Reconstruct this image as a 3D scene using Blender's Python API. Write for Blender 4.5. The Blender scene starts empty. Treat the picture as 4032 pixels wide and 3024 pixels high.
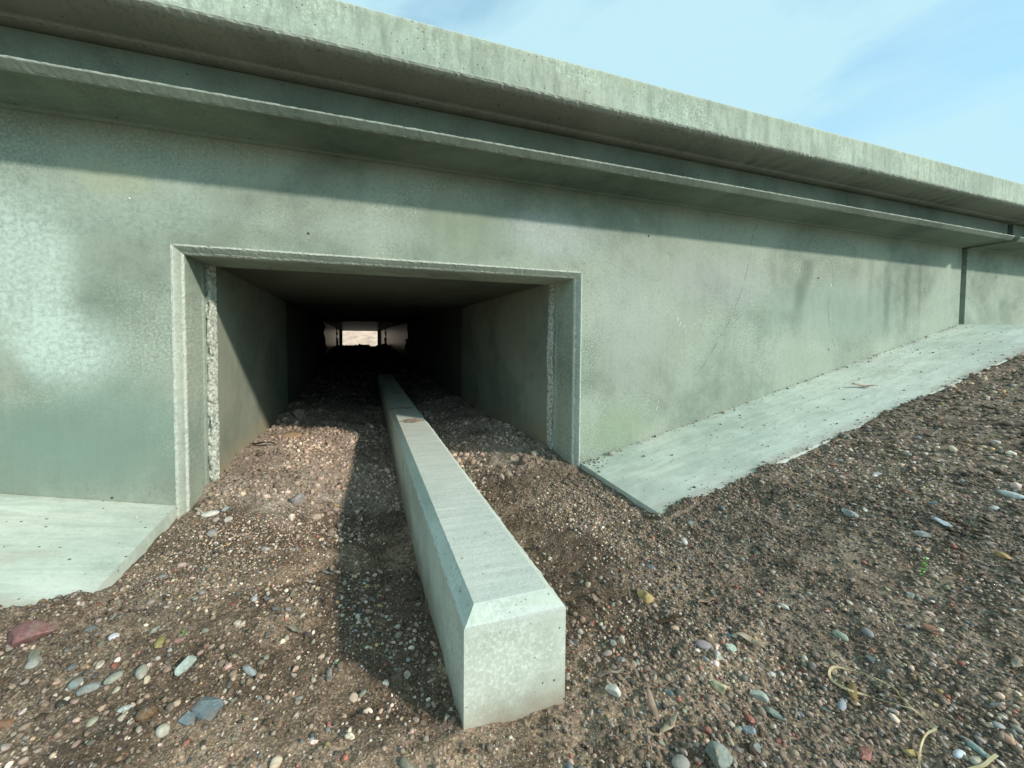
import bpy, bmesh, math, random
import numpy as np
from mathutils import Vector, Matrix
rng = np.random.default_rng(11)
random.seed(5)
scene = bpy.context.scene
col = scene.collection

# ---------------------------------------------------------------- camera
cam_data = bpy.data.cameras.new("camera")
cam = bpy.data.objects.new("camera", cam_data)
col.objects.link(cam)
cam_data.sensor_fit = 'HORIZONTAL'
cam_data.sensor_width = 36.0
cam_data.lens = 13.106
cam_data.shift_x = 0.0348
cam_data.shift_y = -0.0325
cam_data.clip_start = 0.01
cam_data.clip_end = 2000
Rr = Vector((0.95045055, -0.31084318, 0.00450191))
Ru = Vector((0.00622578, 0.03351075, 0.99941897))
Rf = Vector((0.31081343, 0.94987028, -0.03378555))
M = Matrix((( Rr.x, Ru.x, -Rf.x), (Rr.y, Ru.y, -Rf.y), (Rr.z, Ru.z, -Rf.z))).to_4x4()
M.translation = Vector((0, -1, 0))
cam.matrix_world = M
scene.camera = cam

# ---------------------------------------------------------------- sun and sky
TO_SUN = Vector((0.95, -1.0, 0.76)).normalized()
SUN_EL = math.asin(TO_SUN.z)
SUN_AZ = math.atan2(TO_SUN.x, TO_SUN.y)
sd = bpy.data.lights.new("sun", 'SUN')
sd.energy = 2.45
sd.angle = math.radians(3.0)
sd.color = (1.0, 0.93, 0.83)
sun = bpy.data.objects.new("sun", sd)
col.objects.link(sun)
sun.rotation_euler = TO_SUN.to_track_quat('Z', 'Y').to_euler()
sun.location = (5, -5, 6)

w = bpy.data.worlds.new("World")
scene.world = w
w.use_nodes = True
nt = w.node_tree
nt.nodes.clear()
def N(tree, typ, **kw):
    n = tree.nodes.new(typ)
    for k, v in kw.items(): setattr(n, k, v)
    return n
out = N(nt, 'ShaderNodeOutputWorld')
bg = N(nt, 'ShaderNodeBackground')
bg.inputs[1].default_value = 0.15
sky = N(nt, 'ShaderNodeTexSky', sky_type='NISHITA')
sky.sun_disc = False
sky.sun_elevation = SUN_EL
sky.sun_rotation = SUN_AZ
sky.air_density = 1.0
sky.dust_density = 0.9
sky.ozone_density = 1.6
tc = N(nt, 'ShaderNodeTexCoord')
mp = N(nt, 'ShaderNodeMapping'); mp.inputs['Scale'].default_value = (1.0, 1.0, 2.6); mp.inputs['Location'].default_value = (3.1, 2.2, 0.5)
nt.links.new(tc.outputs['Generated'], mp.inputs[0])
cn = N(nt, 'ShaderNodeTexNoise'); cn.inputs['Scale'].default_value = 2.4; cn.inputs['Detail'].default_value = 7; cn.inputs['Roughness'].default_value = 0.52; cn.inputs['Distortion'].default_value = 0.35
nt.links.new(mp.outputs[0], cn.inputs[0])
cr = N(nt, 'ShaderNodeValToRGB')
cr.color_ramp.elements[0].position = 0.33; cr.color_ramp.elements[0].color = (0.40, 0.40, 0.40, 1)
cr.color_ramp.elements[1].position = 0.56; cr.color_ramp.elements[1].color = (0.97, 0.97, 0.97, 1)
nt.links.new(cn.outputs[0], cr.inputs[0])
cloud = N(nt, 'ShaderNodeMixRGB'); cloud.inputs[2].default_value = (2.62, 4.02, 4.45, 1)     # thin bright veil of cloud
tint = N(nt, 'ShaderNodeMixRGB', blend_type='MULTIPLY'); tint.inputs[0].default_value = 1.0; tint.inputs[2].default_value = (.85, 1.25, 1.25, 1)
nt.links.new(sky.outputs[0], tint.inputs[1])
nt.links.new(cr.outputs[0], cloud.inputs[0]); nt.links.new(tint.outputs[0], cloud.inputs[1])
nt.links.new(cloud.outputs[0], bg.inputs[0]); nt.links.new(bg.outputs[0], out.inputs[0])

scene.view_settings.view_transform = 'Standard'
scene.view_settings.look = 'None'
scene.view_settings.exposure = 0.52
scene.view_settings.gamma = 1.0
scene.view_settings.use_curve_mapping = False
scene.cycles.max_bounces = 8
scene.cycles.diffuse_bounces = 2
# ---------------------------------------------------------------- ground heights (numpy)
def _hash(ix, iy, s):
    n = (ix.astype(np.int64) * 374761393 + iy.astype(np.int64) * 668265263 + s * 974634777) & 0x7fffffff
    n = ((n ^ (n >> 13)) * 1274126177) & 0x7fffffff
    return ((n ^ (n >> 16)) & 0xffff) / 65535.0
def vnoise(x, y, s=0):
    ix, iy = np.floor(x), np.floor(y)
    fx, fy = x - ix, y - iy
    fx = fx * fx * (3 - 2 * fx); fy = fy * fy * (3 - 2 * fy)
    a = _hash(ix, iy, s); b = _hash(ix + 1, iy, s); c = _hash(ix, iy + 1, s); d = _hash(ix + 1, iy + 1, s)
    return (a + (b - a) * fx) * (1 - fy) + (c + (d - c) * fx) * fy - 0.5
def sstep(a, b, x):
    t = np.clip((x - a) / (b - a), 0, 1)
    return t * t * (3 - 2 * t)
SLOPE = 0.2207; TILT = 0.05; SLAB_W = 0.33
def slab_top(x, y):
    r = np.minimum(-0.391 + SLOPE * (x - 0.675), 0.079)
    l = np.minimum(-0.381 - SLOPE * (x + 0.386), 0.079)
    z = np.where(x > 0.15, r, l)
    return z + TILT * np.minimum(y, 0.0)
def ground_z(x, y, fine=True):
    x = np.asarray(x, float); y = np.asarray(y, float)
    x, y = np.broadcast_arrays(x, y)
    ed = np.interp(y, [-9, -.7, -.36, -.30, -.05, .0, .12, .3, .8, 2, 4, 6.5, 8, 9.2, 12],
                      [-.43, -.425, -.406, -.412, -.411, -.403, -.380, -.366, -.385, -.375, -.30, -.17, -.23, -.30, -.30])
    ce = np.interp(y, [-9, -1, -.62, -.35, 0, .4, .8, 1.3, 2, 4, 6.5, 8, 9.2, 12],
                      [-.46, -.458, -.452, -.478, -.490, -.482, -.455, -.435, -.41, -.31, -.165, -.23, -.30, -.30])
    w = np.exp(-((x - .14) / .27) ** 2)
    mid = ed + (ce - ed) * w
    # outside field in front of the slabs
    e = 0.002 + 0.012 * vnoise(x * 7, y * 3, 5) + np.where(x > .15, .005 * (1 - sstep(.70, .90, x)) - .003 * sstep(.9, 1.2, x), .004 + .004 * sstep(-.50, -.40, x))
    st = slab_top(x, np.full_like(x, -SLAB_W))
    out = st + e - .0 + np.where(y > -SLAB_W, -(y + SLAB_W) * .30, 0.0)
    out = out - sstep(.6, 3.5, -y) * .10
    under = slab_top(x, y) - .045
    covered = under
    outz = np.where(y > -SLAB_W, covered, out)
    # blend into the trough between the slabs
    kr = sstep(.690, .76, x); kl = 1 - sstep(-.47, -.402, x)
    kf = sstep(-.30, -.40, y)          # in front of the slabs the blend is wide
    kr = kr * (1 - kf) + kf * sstep(.35, .95, x); kl = kl * (1 - kf) + kf * (1 - sstep(-.75, -.15, x))
    k = np.clip(kr + kl, 0, 1)
    k = np.where(y > -.003, 0, k)
    z = mid * (1 - k) + outz * k
    far = .25 * (1 - np.maximum(sstep(.60, .66, x), 1 - sstep(-.37, -.31, x)))      # gravel lapping over the outer slab edge
    z = np.where((y > -SLAB_W - .02) & (y < -.2), np.maximum(z, out - far), z)
    if fine:
        a = 0.55 + 0.45 * sstep(.15, .0, y)
        z = z - .006 * np.exp(-((x - .24) / .05) ** 2 - ((y + .63) / .05) ** 2)
        z = z + .016 * vnoise(x * 4, y * 4, 1) * (1 - k * .6) + .010 * vnoise(x * 13, y * 13, 2) * (1 - k * .5)
        z = z + .007 * vnoise(x * 37, y * 37, 3) + .0045 * vnoise(x * 90, y * 90, 4)
        z = z + sstep(3.0, 5.0, y) * .035 * vnoise(x * 9, y * 9, 7)
        # heaped soil along the tunnel walls
        z = z + sstep(.1, .9, y) * (1 - sstep(2., 3., y)) * .022 * vnoise(x * 10, y * 10, 9)
    return z
def footing_gap(x, y):
    """true where a slab hides the ground"""
    return ((x > .67) | (x < -.37)) & (y > -SLAB_W) & (y < .0)
# ---------------------------------------------------------------- helpers
def obj_from(name, verts, faces, mat=None, parent=None, smooth=False, attrs=None):
    me = bpy.data.meshes.new(name)
    me.from_pydata([tuple(v) for v in verts], [], [tuple(f) for f in faces])
    if attrs:
        for an, vals in attrs.items():
            a = me.attributes.new(an, 'FLOAT', 'POINT'); a.data.foreach_set('value', np.asarray(vals, dtype=np.float32))
    me.update()
    if mat: me.materials.append(mat)
    if smooth: me.polygons.foreach_set('use_smooth', [True] * len(me.polygons))
    o = bpy.data.objects.new(name, me); col.objects.link(o)
    if parent: o.parent = parent
    return o
def fast_mesh(name, V, F, colors=None, mat=None, smooth=True):
    me = bpy.data.meshes.new(name)
    nv, nf, k = len(V), len(F), F.shape[1]
    me.vertices.add(nv); me.vertices.foreach_set('co', V.astype(np.float32).ravel())
    me.loops.add(nf * k); me.loops.foreach_set('vertex_index', F.astype(np.int32).ravel())
    me.polygons.add(nf)
    me.polygons.foreach_set('loop_start', np.arange(0, nf * k, k, dtype=np.int32))
    try: me.polygons.foreach_set('loop_total', np.full(nf, k, dtype=np.int32))
    except Exception: pass
    if colors is not None:
        a = me.color_attributes.new('stone_color', 'FLOAT_COLOR', 'POINT')
        a.data.foreach_set('color', colors.astype(np.float32).ravel())
    me.update(calc_edges=True)
    if smooth: me.polygons.foreach_set('use_smooth', np.ones(nf, dtype=bool))
    if mat: me.materials.append(mat)
    o = bpy.data.objects.new(name, me); col.objects.link(o)
    return o
def thing(name, label, cat, loc=(0, 0, 0), group=None):
    o = bpy.data.objects.new(name, None); col.objects.link(o)
    o.location = loc; o.empty_display_size = 0.05
    tag(o, label, cat, group)
    return o
def tag(o, label=None, cat=None, group=None, kind=None):
    if label: o['label'] = label
    if cat: o['category'] = cat
    if group: o['group'] = group
    if kind: o['kind'] = kind
    return o
def box(x0, x1, y0, y1, z0, z1):
    v = [(x, y, z) for z in (z0, z1) for y in (y0, y1) for x in (x0, x1)]
    f = [(0, 2, 3, 1), (4, 5, 7, 6), (0, 1, 5, 4), (2, 6, 7, 3), (0, 4, 6, 2), (1, 3, 7, 5)]
    return v, f
def merge(parts):
    V, F = [], []
    for v, f in parts:
        n = len(V); V += list(v); F += [tuple(i + n for i in q) for q in f]
    return V, F

# ---------------------------------------------------------------- materials
class G:
    """tiny node-graph helper"""
    def __init__(s, name):
        s.m = bpy.data.materials.new(name); s.m.use_nodes = True
        s.t = s.m.node_tree; s.t.nodes.clear()
        s.out = s.n('ShaderNodeOutputMaterial'); s.b = s.n('ShaderNodeBsdfPrincipled')
        s.b.inputs['Roughness'].default_value = 0.9
        s.b.inputs['Specular IOR Level'].default_value = 0.25
        s.l(s.b.outputs[0], s.out.inputs[0])
        s.co = s.n('ShaderNodeTexCoord').outputs['Object']
    def n(s, typ, **kw):
        return N(s.t, typ, **kw)
    def l(s, a, b): s.t.links.new(a, b)
    def put(s, sock, v):
        if hasattr(v, 'links') or isinstance(v, bpy.types.NodeSocket): s.l(v, sock)
        elif v is not None: sock.default_value = v
    def noise(s, scale, detail=3, rough=.5, dist=0, vec=None, stretch=None):
        v = vec or s.co
        if stretch:
            m = s.n('ShaderNodeMapping'); m.inputs['Scale'].default_value = stretch; s.l(v, m.inputs[0]); v = m.outputs[0]
        n = s.n('ShaderNodeTexNoise'); n.inputs['Scale'].default_value = scale; n.inputs['Detail'].default_value = detail
        n.inputs['Roughness'].default_value = rough; n.inputs['Distortion'].default_value = dist
        s.l(v, n.inputs[0]); return n.outputs[0]
    def vor(s, scale, feature='F1', rand=1.0, stretch=None, vec=None):
        v = vec or s.co
        if stretch:
            m = s.n('ShaderNodeMapping'); m.inputs['Scale'].default_value = stretch; s.l(v, m.inputs[0]); v = m.outputs[0]
        n = s.n('ShaderNodeTexVoronoi', feature=feature); n.inputs['Scale'].default_value = scale; n.inputs['Randomness'].default_value = rand
        s.l(v, n.inputs['Vector']); return n
    def mr(s, v, a, b, c=0., d=1., smooth=False):
        n = s.n('ShaderNodeMapRange'); n.inputs[1].default_value = a; n.inputs[2].default_value = b
        n.inputs[3].default_value = c; n.inputs[4].default_value = d
        if smooth: n.interpolation_type = 'SMOOTHSTEP'
        s.l(v, n.inputs[0]); return n.outputs[0]
    def ma(s, op, a, b=None, c=None):
        n = s.n('ShaderNodeMath', operation=op)
        s.put(n.inputs[0], a)
        if b is not None: s.put(n.inputs[1], b)
        if c is not None: s.put(n.inputs[2], c)
        return n.outputs[0]
    def mul(s, *a):
        r = a[0]
        for q in a[1:]: r = s.ma('MULTIPLY', r, q)
        return r
    def mix(s, f, a, b, mode='MIX'):
        n = s.n('ShaderNodeMixRGB', blend_type=mode)
        s.put(n.inputs[0], f)
        for i, q in ((1, a), (2, b)):
            if isinstance(q, tuple): n.inputs[i].default_value = (*q, 1) if len(q) == 3 else q
            else: s.l(q, n.inputs[i])
        return n.outputs[0]
    def xyz(s):
        n = s.n('ShaderNodeSeparateXYZ'); s.l(s.co, n.inputs[0]); return n.outputs
    def blob(s, x0, z0, rx, rz, wob=.5):
        """soft irregular patch on the wall plane around (x0, z0)"""
        X = s.xyz()
        a = s.ma('DIVIDE', s.ma('SUBTRACT', X[0], x0), rx); b = s.ma('DIVIDE', s.ma('SUBTRACT', X[2], z0), rz)
        r = s.ma('SQRT', s.ma('ADD', s.mul(a, a), s.mul(b, b)))
        r = s.ma('ADD', r, s.mul(s.ma('SUBTRACT', s.noise(7, 4, .6), .5), wob * 2.4))
        return s.mr(r, 1.1, .35, 0, 1, True)
    def bump(s, h, strength=.3, dist=.002, prev=None):
        n = s.n('ShaderNodeBump'); n.inputs['Strength'].default_value = strength; n.inputs['Distance'].default_value = dist
        s.l(h, n.inputs['Height'])
        if prev is not None: s.l(prev, n.inputs['Normal'])
        return n.outputs[0]
    def done(s, color, normal=None, rough=None):
        s.l(color, s.b.inputs['Base Color'])
        if normal is not None: s.l(normal, s.b.inputs['Normal'])
        if rough is not None: s.put(s.b.inputs['Roughness'], rough)
        return s.m

def concrete(name, dark, light, speck=.5, pits=.0, streak=0., patches=(), edge=None, grain=False, dirt=None, pit_scale=55., pit_str=(1, 1, 1), cracks=(), branch_shadows=False, broom=False, top_streak=False, broom2=False, gloss=None):
    g = G(name)
    big = g.mr(g.noise(3.2, 5, .55, .6), .36, .64, 0, 1, True)
    c = g.mix(big, dark, light)
    med = g.mr(g.noise(19, 6, .6, .3), .3, .7, 0, 1)
    c = g.mix(g.mul(med, .38), c, tuple(min(1, v * 1.28) for v in light))
    hue = g.mr(g.noise(1.7, 2, .5), .42, .6)
    c = g.mix(g.mul(hue, .30), c, (light[0] * 1.06, light[1] * .93, light[2] * .90))
    # pale lime bloom breaking up into small flecks
    bloom = g.mr(g.noise(2.4, 3, .6, .4, vec=g.co, stretch=(1, 1, 1.4)), .46, .62, 0, 1, True)
    fl = g.mr(g.noise(190, 6, .72), .47, .62, 0, 1)
    fl2 = g.mr(g.noise(75, 5, .7, .5), .52, .64, 0, 1)
    c = g.mix(g.mul(fl, g.ma('ADD', g.mul(bloom, .55 * speck), .14 * speck)), c, tuple(min(1, v * 1.5 + .03) for v in light))
    c = g.mix(g.mul(fl2, .22 * speck), c, tuple(v * .7 for v in dark))
    for (x0, z0, rx, rz, colr, amt, spk) in patches:
        b = g.blob(x0, z0, rx, rz)
        if spk:
            b = g.mul(b, g.ma('ADD', g.mr(g.noise(105, 6, .74), .40, .60, .0, .75), .35))
        c = g.mix(g.mul(b, amt), c, colr)
    if streak:
        st = g.mr(g.noise(42, 4, .6, .1, stretch=(1, 1, .12)), .48, .68, 0, 1)
        c = g.mix(g.mul(st, streak), c, tuple(v * .72 for v in dark))
        st2 = g.mr(g.noise(34, 3, .6, .1, stretch=(1, 1, .10), vec=None), .32, .44, 1, 0)
        c = g.mix(g.mul(st2, streak * .6), c, tuple(min(1, v * 1.2) for v in light))
    X = g.xyz()
    if branch_shadows:  # shadows of branches on the wall, painted as soft dark streaks
        for (x0, wd, zt_, zb_, lean, amt) in branch_shadows:
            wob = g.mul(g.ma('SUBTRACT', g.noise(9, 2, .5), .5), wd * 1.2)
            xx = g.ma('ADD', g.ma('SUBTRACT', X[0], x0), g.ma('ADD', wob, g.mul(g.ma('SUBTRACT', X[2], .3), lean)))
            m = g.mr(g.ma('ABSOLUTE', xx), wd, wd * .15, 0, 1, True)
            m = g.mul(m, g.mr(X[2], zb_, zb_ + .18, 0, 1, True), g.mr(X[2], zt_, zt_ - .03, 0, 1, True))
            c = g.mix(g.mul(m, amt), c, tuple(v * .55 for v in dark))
    for (pts, cw, amt) in cracks:
        # x as a piecewise function of z
        n = g.n('ShaderNodeFloatCurve')
        zs = [p_[1] for p_ in pts]; xs = [p_[0] for p_ in pts]
        z0, z1, x0, x1 = min(zs), max(zs), min(xs), max(xs)
        cur = n.mapping.curves[0]
        pp = sorted([((z - z0) / (z1 - z0), (x - x0) / (x1 - x0 + 1e-6)) for x, z in pts])
        cur.points[0].location = pp[0]; cur.points[1].location = pp[-1]
        for q in pp[1:-1]: cur.points.new(*q)
        n.mapping.update()
        g.l(g.mr(X[2], z0, z1), n.inputs['Value'])
        xc = g.ma('ADD', g.mul(n.outputs[0], x1 - x0), x0)
        wob = g.mul(g.ma('SUBTRACT', g.noise(30, 4, .7), .5), .022)
        d = g.ma('ABSOLUTE', g.ma('ADD', g.ma('SUBTRACT', X[0], xc), wob))
        m = g.mul(g.mr(d, cw, cw * .3, 0, 1), g.mr(X[2], z0, z0 + .03), g.mr(X[2], z1, z1 - .01), g.mr(g.noise(22, 2, .5), .40, .52))
        c = g.mix(g.mul(m, amt), c, tuple(v * .35 for v in dark))
    if top_streak:      # mossy discolouring under the arris of the coping
        m = g.mul(g.mr(X[2], .634 - .055, .634, 0, 1, True), g.mr(g.noise(55, 4, .7, stretch=(1, 1, .2)), .42, .6, 0, 1))
        c = g.mix(g.mul(m, .45), c, (.30, .31, .20))
        m = g.mr(g.noise(60, 3, .7, stretch=(1, 1, .22)), .52, .64, 0, .5)
        c = g.mix(m, c, tuple(v * .78 for v in dark))
    if grain:           # print of the plywood shuttering
        wv = g.n('ShaderNodeTexWave', bands_direction='X'); wv.inputs['Scale'].default_value = 5.; wv.inputs['Distortion'].default_value = 9.; wv.inputs['Detail'].default_value = 1.5; wv.inputs['Detail Scale'].default_value = .6
        mpn = g.n('ShaderNodeMapping'); mpn.inputs['Scale'].default_value = (1, 4, 1); g.l(g.co, mpn.inputs[0]); g.l(mpn.outputs[0], wv.inputs[0])
        gm = g.mul(g.mr(wv.outputs[1], .45, .75), g.mr(X[0], .55, 1.0, 0, 1, True), g.mr(g.noise(4, 2, .5), .4, .6))
        c = g.mix(g.mul(gm, .45), c, tuple(min(1, v * 1.25) for v in light))
    if broom:           # trowel ripples across the beam
        rp = g.mr(g.noise(52, 5, .7, .4, stretch=(.14, 2.0, 1)), .47, .58)
        c = g.mix(g.mul(rp, g.mr(g.noise(5, 3, .6), .35, .6, .25, .85)), c, (.36, .42, .375))
        rp2 = g.mr(g.noise(9, 4, .65, .6, stretch=(.5, 1.2, 1)), .55, .66)
        c = g.mix(g.mul(rp2, .4), c, (.60, .61, .52))
    if broom2:          # rubbed float marks and faint brown staining along the slab
        rp = g.mr(g.noise(16, 5, .7, .8, stretch=(.35, 2.2, 1)), .42, .60)
        c = g.mix(g.mul(rp, .38), c, tuple(v * .80 for v in dark))
        ey = g.ma('ADD', X[1], g.mul(g.ma('SUBTRACT', g.noise(22, 5, .7), .5), .10))
        c = g.mix(g.mr(ey, -.285, -.335, 0, .75, True), c, (.36, .30, .225))
        c = g.mix(g.mul(g.mr(ey, -.02, .01, 0, .6, True), 1.), c, (.42, .40, .31))
        rp2 = g.mr(g.noise(7, 5, .7, .6, stretch=(.6, 1.6, 1)), .56, .68)
        c = g.mix(g.mul(rp2, .45), c, (.50, .47, .37))
    if dirt:            # soil splashed on the foot, z limits with a ragged edge
        zlo, zhi, dc, amt = dirt
        zz = g.ma('ADD', X[2], g.mul(g.ma('SUBTRACT', g.noise(12, 4, .6), .5), .12))
        c = g.mix(g.mr(zz, zhi, zlo, 0, amt, True), c, dc)
    h = g.noise(260, 4, .7)
    nrm = g.bump(h, .28, .0015)
    h2 = g.noise(34, 4, .6)
    nrm = g.bump(h2, .22, .004, nrm)
    if pits:
        v = g.vor(pit_scale, stretch=pit_str)
        sp = g.n('ShaderNodeSeparateColor'); g.l(v.outputs['Color'], sp.inputs[0])
        keep = g.ma('GREATER_THAN', sp.outputs[0], 1 - pits)
        size = g.ma('ADD', g.mul(sp.outputs[1], .13), .05)
        pit = g.mul(g.ma('LESS_THAN', v.outputs[0], size), keep)
        c = g.mix(g.mul(pit, .85), c, (.035, .04, .04))
        nrm = g.bump(g.ma('SUBTRACT', 1., pit), .6, .003, nrm)
    if edge:            # rough lime ridge where the shutters met
        at = g.n('ShaderNodeAttribute'); at.attribute_name = 'ridge'
        er = g.mul(at.outputs['Fac'], g.mr(g.noise(130, 4, .7), .30, .52, .15, 1))
        c = g.mix(er, c, edge)
        nrm = g.bump(g.mul(g.noise(210, 4, .75), at.outputs['Fac']), .55, .0025, nrm)
    if gloss: g.b.inputs['Specular IOR Level'].default_value = .24
    return g.done(c, nrm, gloss or .88)

D1, L1 = (.182, .225, .178), (.350, .405, .328)
RIDGE = (.62, .64, .56)
WALLPATCH = [(.05, .275, .20, .05, (.44, .52, .45), .5, True), (-.30, .05, .07, .28, (.22, .27, .21), .45, False), (-.64, .12, .13, .22, (.57, .69, .62), .85, True), (-.56, -.03, .10, .12, (.58, .70, .63), .9, True), (-.50, .12, .08, .20, (.21, .26, .21), .3, False), (-.62, -.24, .40, .13, (.175, .22, .18), .6, False), (-.30, .235, .16, .04, (.24, .28, .21), .5, False), (-.45, .30, .22, .10, (.42, .51, .43), .7, True),
             (-.48, .335, .10, .05, (.42, .42, .22), .30, False), (-.52, -.20, .22, .16, (.22, .32, .265), .6, False),
             (.55, .31, .22, .09, (.46, .51, .49), .8, True), (.30, .30, .18, .10, (.28, .34, .24), .5, False),
             (.85, .05, .16, .30, (.43, .48, .43), .65, True), (.82, -.28, .15, .10, (.30, .37, .25), .55, False),
             (1.25, .20, .35, .12, (.40, .43, .42), .55, True), (1.9, .12, .55, .16, (.33, .42, .36), .5, False)]
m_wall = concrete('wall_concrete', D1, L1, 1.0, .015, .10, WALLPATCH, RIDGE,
                  cracks=[([(1.425, .447), (1.386, .345), (1.367, .243), (1.32, .123), (1.256, .021), (1.13, -.14)], .0028, .45),
                          ([(1.80, .33), (1.855, .252), (1.832, .139), (1.869, -.012), (1.90, -.05)], .0025, .4)],
                  branch_shadows=[(1.70, .05, .33, .02, -.30, .45), (2.22, .035, .36, -.05, .0, .40), (2.36, .030, .36, .0, .0, .42), (2.46, .024, .36, .03, .02, .35), (2.10, .03, .36, .05, .02, .25), (1.50, .04, .36, .12, .08, .2)],
                  dirt=(-.44, -.36, (.22, .22, .15), .45), pit_scale=38)
m_coping = concrete('coping_concrete', (.30, .362, .290), (.45, .525, .425), 1.2, .30, .40, [], (.56, .61, .53), pit_scale=95, top_streak=True)
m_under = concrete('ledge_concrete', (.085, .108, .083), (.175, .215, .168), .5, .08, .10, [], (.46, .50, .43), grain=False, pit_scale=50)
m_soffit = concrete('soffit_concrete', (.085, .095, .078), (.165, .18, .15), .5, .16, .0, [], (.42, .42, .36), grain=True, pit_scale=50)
m_slab = concrete('slab_concrete', (.44, .525, .44), (.66, .735, .63), .9, .35, .0, [], (.68, .70, .64), pit_scale=70, pit_str=(1, 1.2, 1), broom2=True) if True else concrete('x', (.47, .575, .52), (.60, .70, .65), .5, .13, .0, [], (.72, .78, .74), pit_scale=42, pit_str=(1, 1.2, 1))
m_beam = concrete('beam_concrete', (.42, .48, .40), (.62, .67, .57), .8, .45, .0, [], (.62, .66, .60), pit_scale=125, dirt=(-.48, -.385, (.30, .24, .17), .8))
m_beamtop = concrete('beam_top_concrete', (.44, .485, .40), (.66, .68, .575), .5, .14, .0, [], (.68, .70, .62), broom=True)
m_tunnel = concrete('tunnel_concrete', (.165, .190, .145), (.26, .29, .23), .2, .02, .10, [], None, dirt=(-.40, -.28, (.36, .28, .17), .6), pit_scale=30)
m_tunnel_dark = concrete('shaded_tunnel_concrete', (.078, .090, .070), (.125, .142, .112), .2, .02, .10, [], None, pit_scale=30)  # darker copy of the tunnel concrete, with the shade put into its colour
m_tunnel_far = concrete('glossy_shaded_tunnel_concrete', (.065, .052, .040), (.110, .090, .068), .2, .02, .25, [], None, dirt=(-.35, -.1, (.16, .11, .07), .6), pit_scale=30, gloss=.37)  # smooth glossy surface; the shade of the deep rings is painted into its colour
m_reveal = m_wall

def plain(name, colr, var=.25, scale=40, rough=.85, bump=.3, bdist=.002):
    g = G(name)
    n = g.noise(scale, 5, .6)
    c = g.mix(g.mr(n, .3, .7), tuple(v * (1 - var) for v in colr), tuple(min(1, v * (1 + var)) for v in colr))
    return g.done(c, g.bump(g.noise(scale * 4, 3, .6), bump, bdist), rough)
m_seal = plain('joint_seal_rubber', (.035, .040, .042), .3, 60)
m_white = plain('white_splash', (.85, .86, .84), .05, 60)
m_asphalt = plain('asphalt', (.05, .05, .05), .3, 120)
m_bank = plain('dry_bank', (.66, .46, .35), .30, 3.2, .95, .5, .05)

def mortar_mat():
    g = G('rough_mortar')
    v = g.vor(170)
    n = g.noise(90, 5, .7)
    c = g.mix(g.mr(n, .32, .52), (.22, .23, .19), (.66, .69, .60))
    c = g.mix(g.mr(v.outputs[0], .5, .75, 0, .5), c, (.14, .14, .12))
    return g.done(c, g.bump(n, .9, .006, g.bump(v.outputs[0], .5, .004)), .95)
m_mortar = mortar_mat()

def ground_mat():
    g = G('gravelly_soil')
    X = g.xyz()
    big = g.mr(g.noise(5.5, 6, .65, .6), .42, .58, 0, 1, True)
    moist = g.mix(big, (.16, .105, .067), (.42, .295, .20))
    # dry crumbly soil washed out of the tunnel
    yy = g.ma('ADD', g.ma('ADD', X[1], g.mr(X[0], .10, -.10, 0, .07)), g.mul(g.ma('SUBTRACT', g.noise(8, 4, .6), .5), .42))
    dry = g.mr(yy, .02, .16, 0, 1, True)
    drycol = g.mix(g.mr(g.noise(9, 5, .65), .4, .62), (.36, .28, .21), (.56, .45, .36))
    c = g.mix(dry, moist, drycol)
    shaded = g.mul(g.mr(X[1], .95, 1.7, 0, 1, True), g.mr(X[2], .3, .2))  # tunnel shade painted into the soil colour, growing past the mouth
    c0 = None
    # greyer, stonier field to the right and left foreground
    gy = g.ma('ADD', g.ma('ABSOLUTE', g.ma('SUBTRACT', X[0], .12)), g.mul(g.ma('SUBTRACT', g.noise(5, 3, .6), .5), .4))
    gr = g.mul(g.mr(gy, .22, .55, 0, .75, True), g.mr(dry, 0, 1, 1, 0))
    c = g.mix(gr, c, g.mix(g.mr(g.noise(16, 4, .6), .4, .6), (.155, .115, .078), (.36, .28, .20)))
    dk = g.mr(g.noise(11, 5, .65, .4), .54, .68, 0, 1)
    c = g.mix(g.mul(dk, .5), c, (.075, .052, .038))
    c = g.mix(g.mul(shaded, .8), c, (.085, .062, .045))
    hs = []
    for sc, amt in ((330, .95), (620, .7)):
        v = g.vor(sc)
        sp = g.n('ShaderNodeSeparateColor'); g.l(v.outputs['Color'], sp.inputs[0])
        val = g.mr(sp.outputs[0], 0, 1, .45, 1.75)
        gc = g.n('ShaderNodeCombineColor')
        g.l(val, gc.inputs[0]); g.l(g.mul(val, g.mr(sp.outputs[1], 0, 1, .95, 1.06)), gc.inputs[1]); g.l(g.mul(val, g.mr(sp.outputs[2], 0, 1, .88, 1.12)), gc.inputs[2])
        c = g.mix(amt * .75, c, gc.outputs[0], 'MULTIPLY')
        lite = g.mul(g.ma('GREATER_THAN', sp.outputs[1], .90), g.mr(v.outputs[0], .45, .30))
        c = g.mix(g.mul(lite, .6), c, (.52, .47, .42))
        gap = g.mr(v.outputs[0], .30, .62, 0, .65)
        c = g.mix(g.mul(gap, amt * .6), c, (.05, .038, .028))
        hs.append(v.outputs[0])
    nrm = g.bump(hs[0], -.9, .003)
    nrm = g.bump(hs[1], -.7, .0015, nrm)
    nrm = g.bump(g.noise(90, 5, .7), .6, .006, nrm)
    return g.done(c, nrm, .95)
m_ground = ground_mat()

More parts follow.
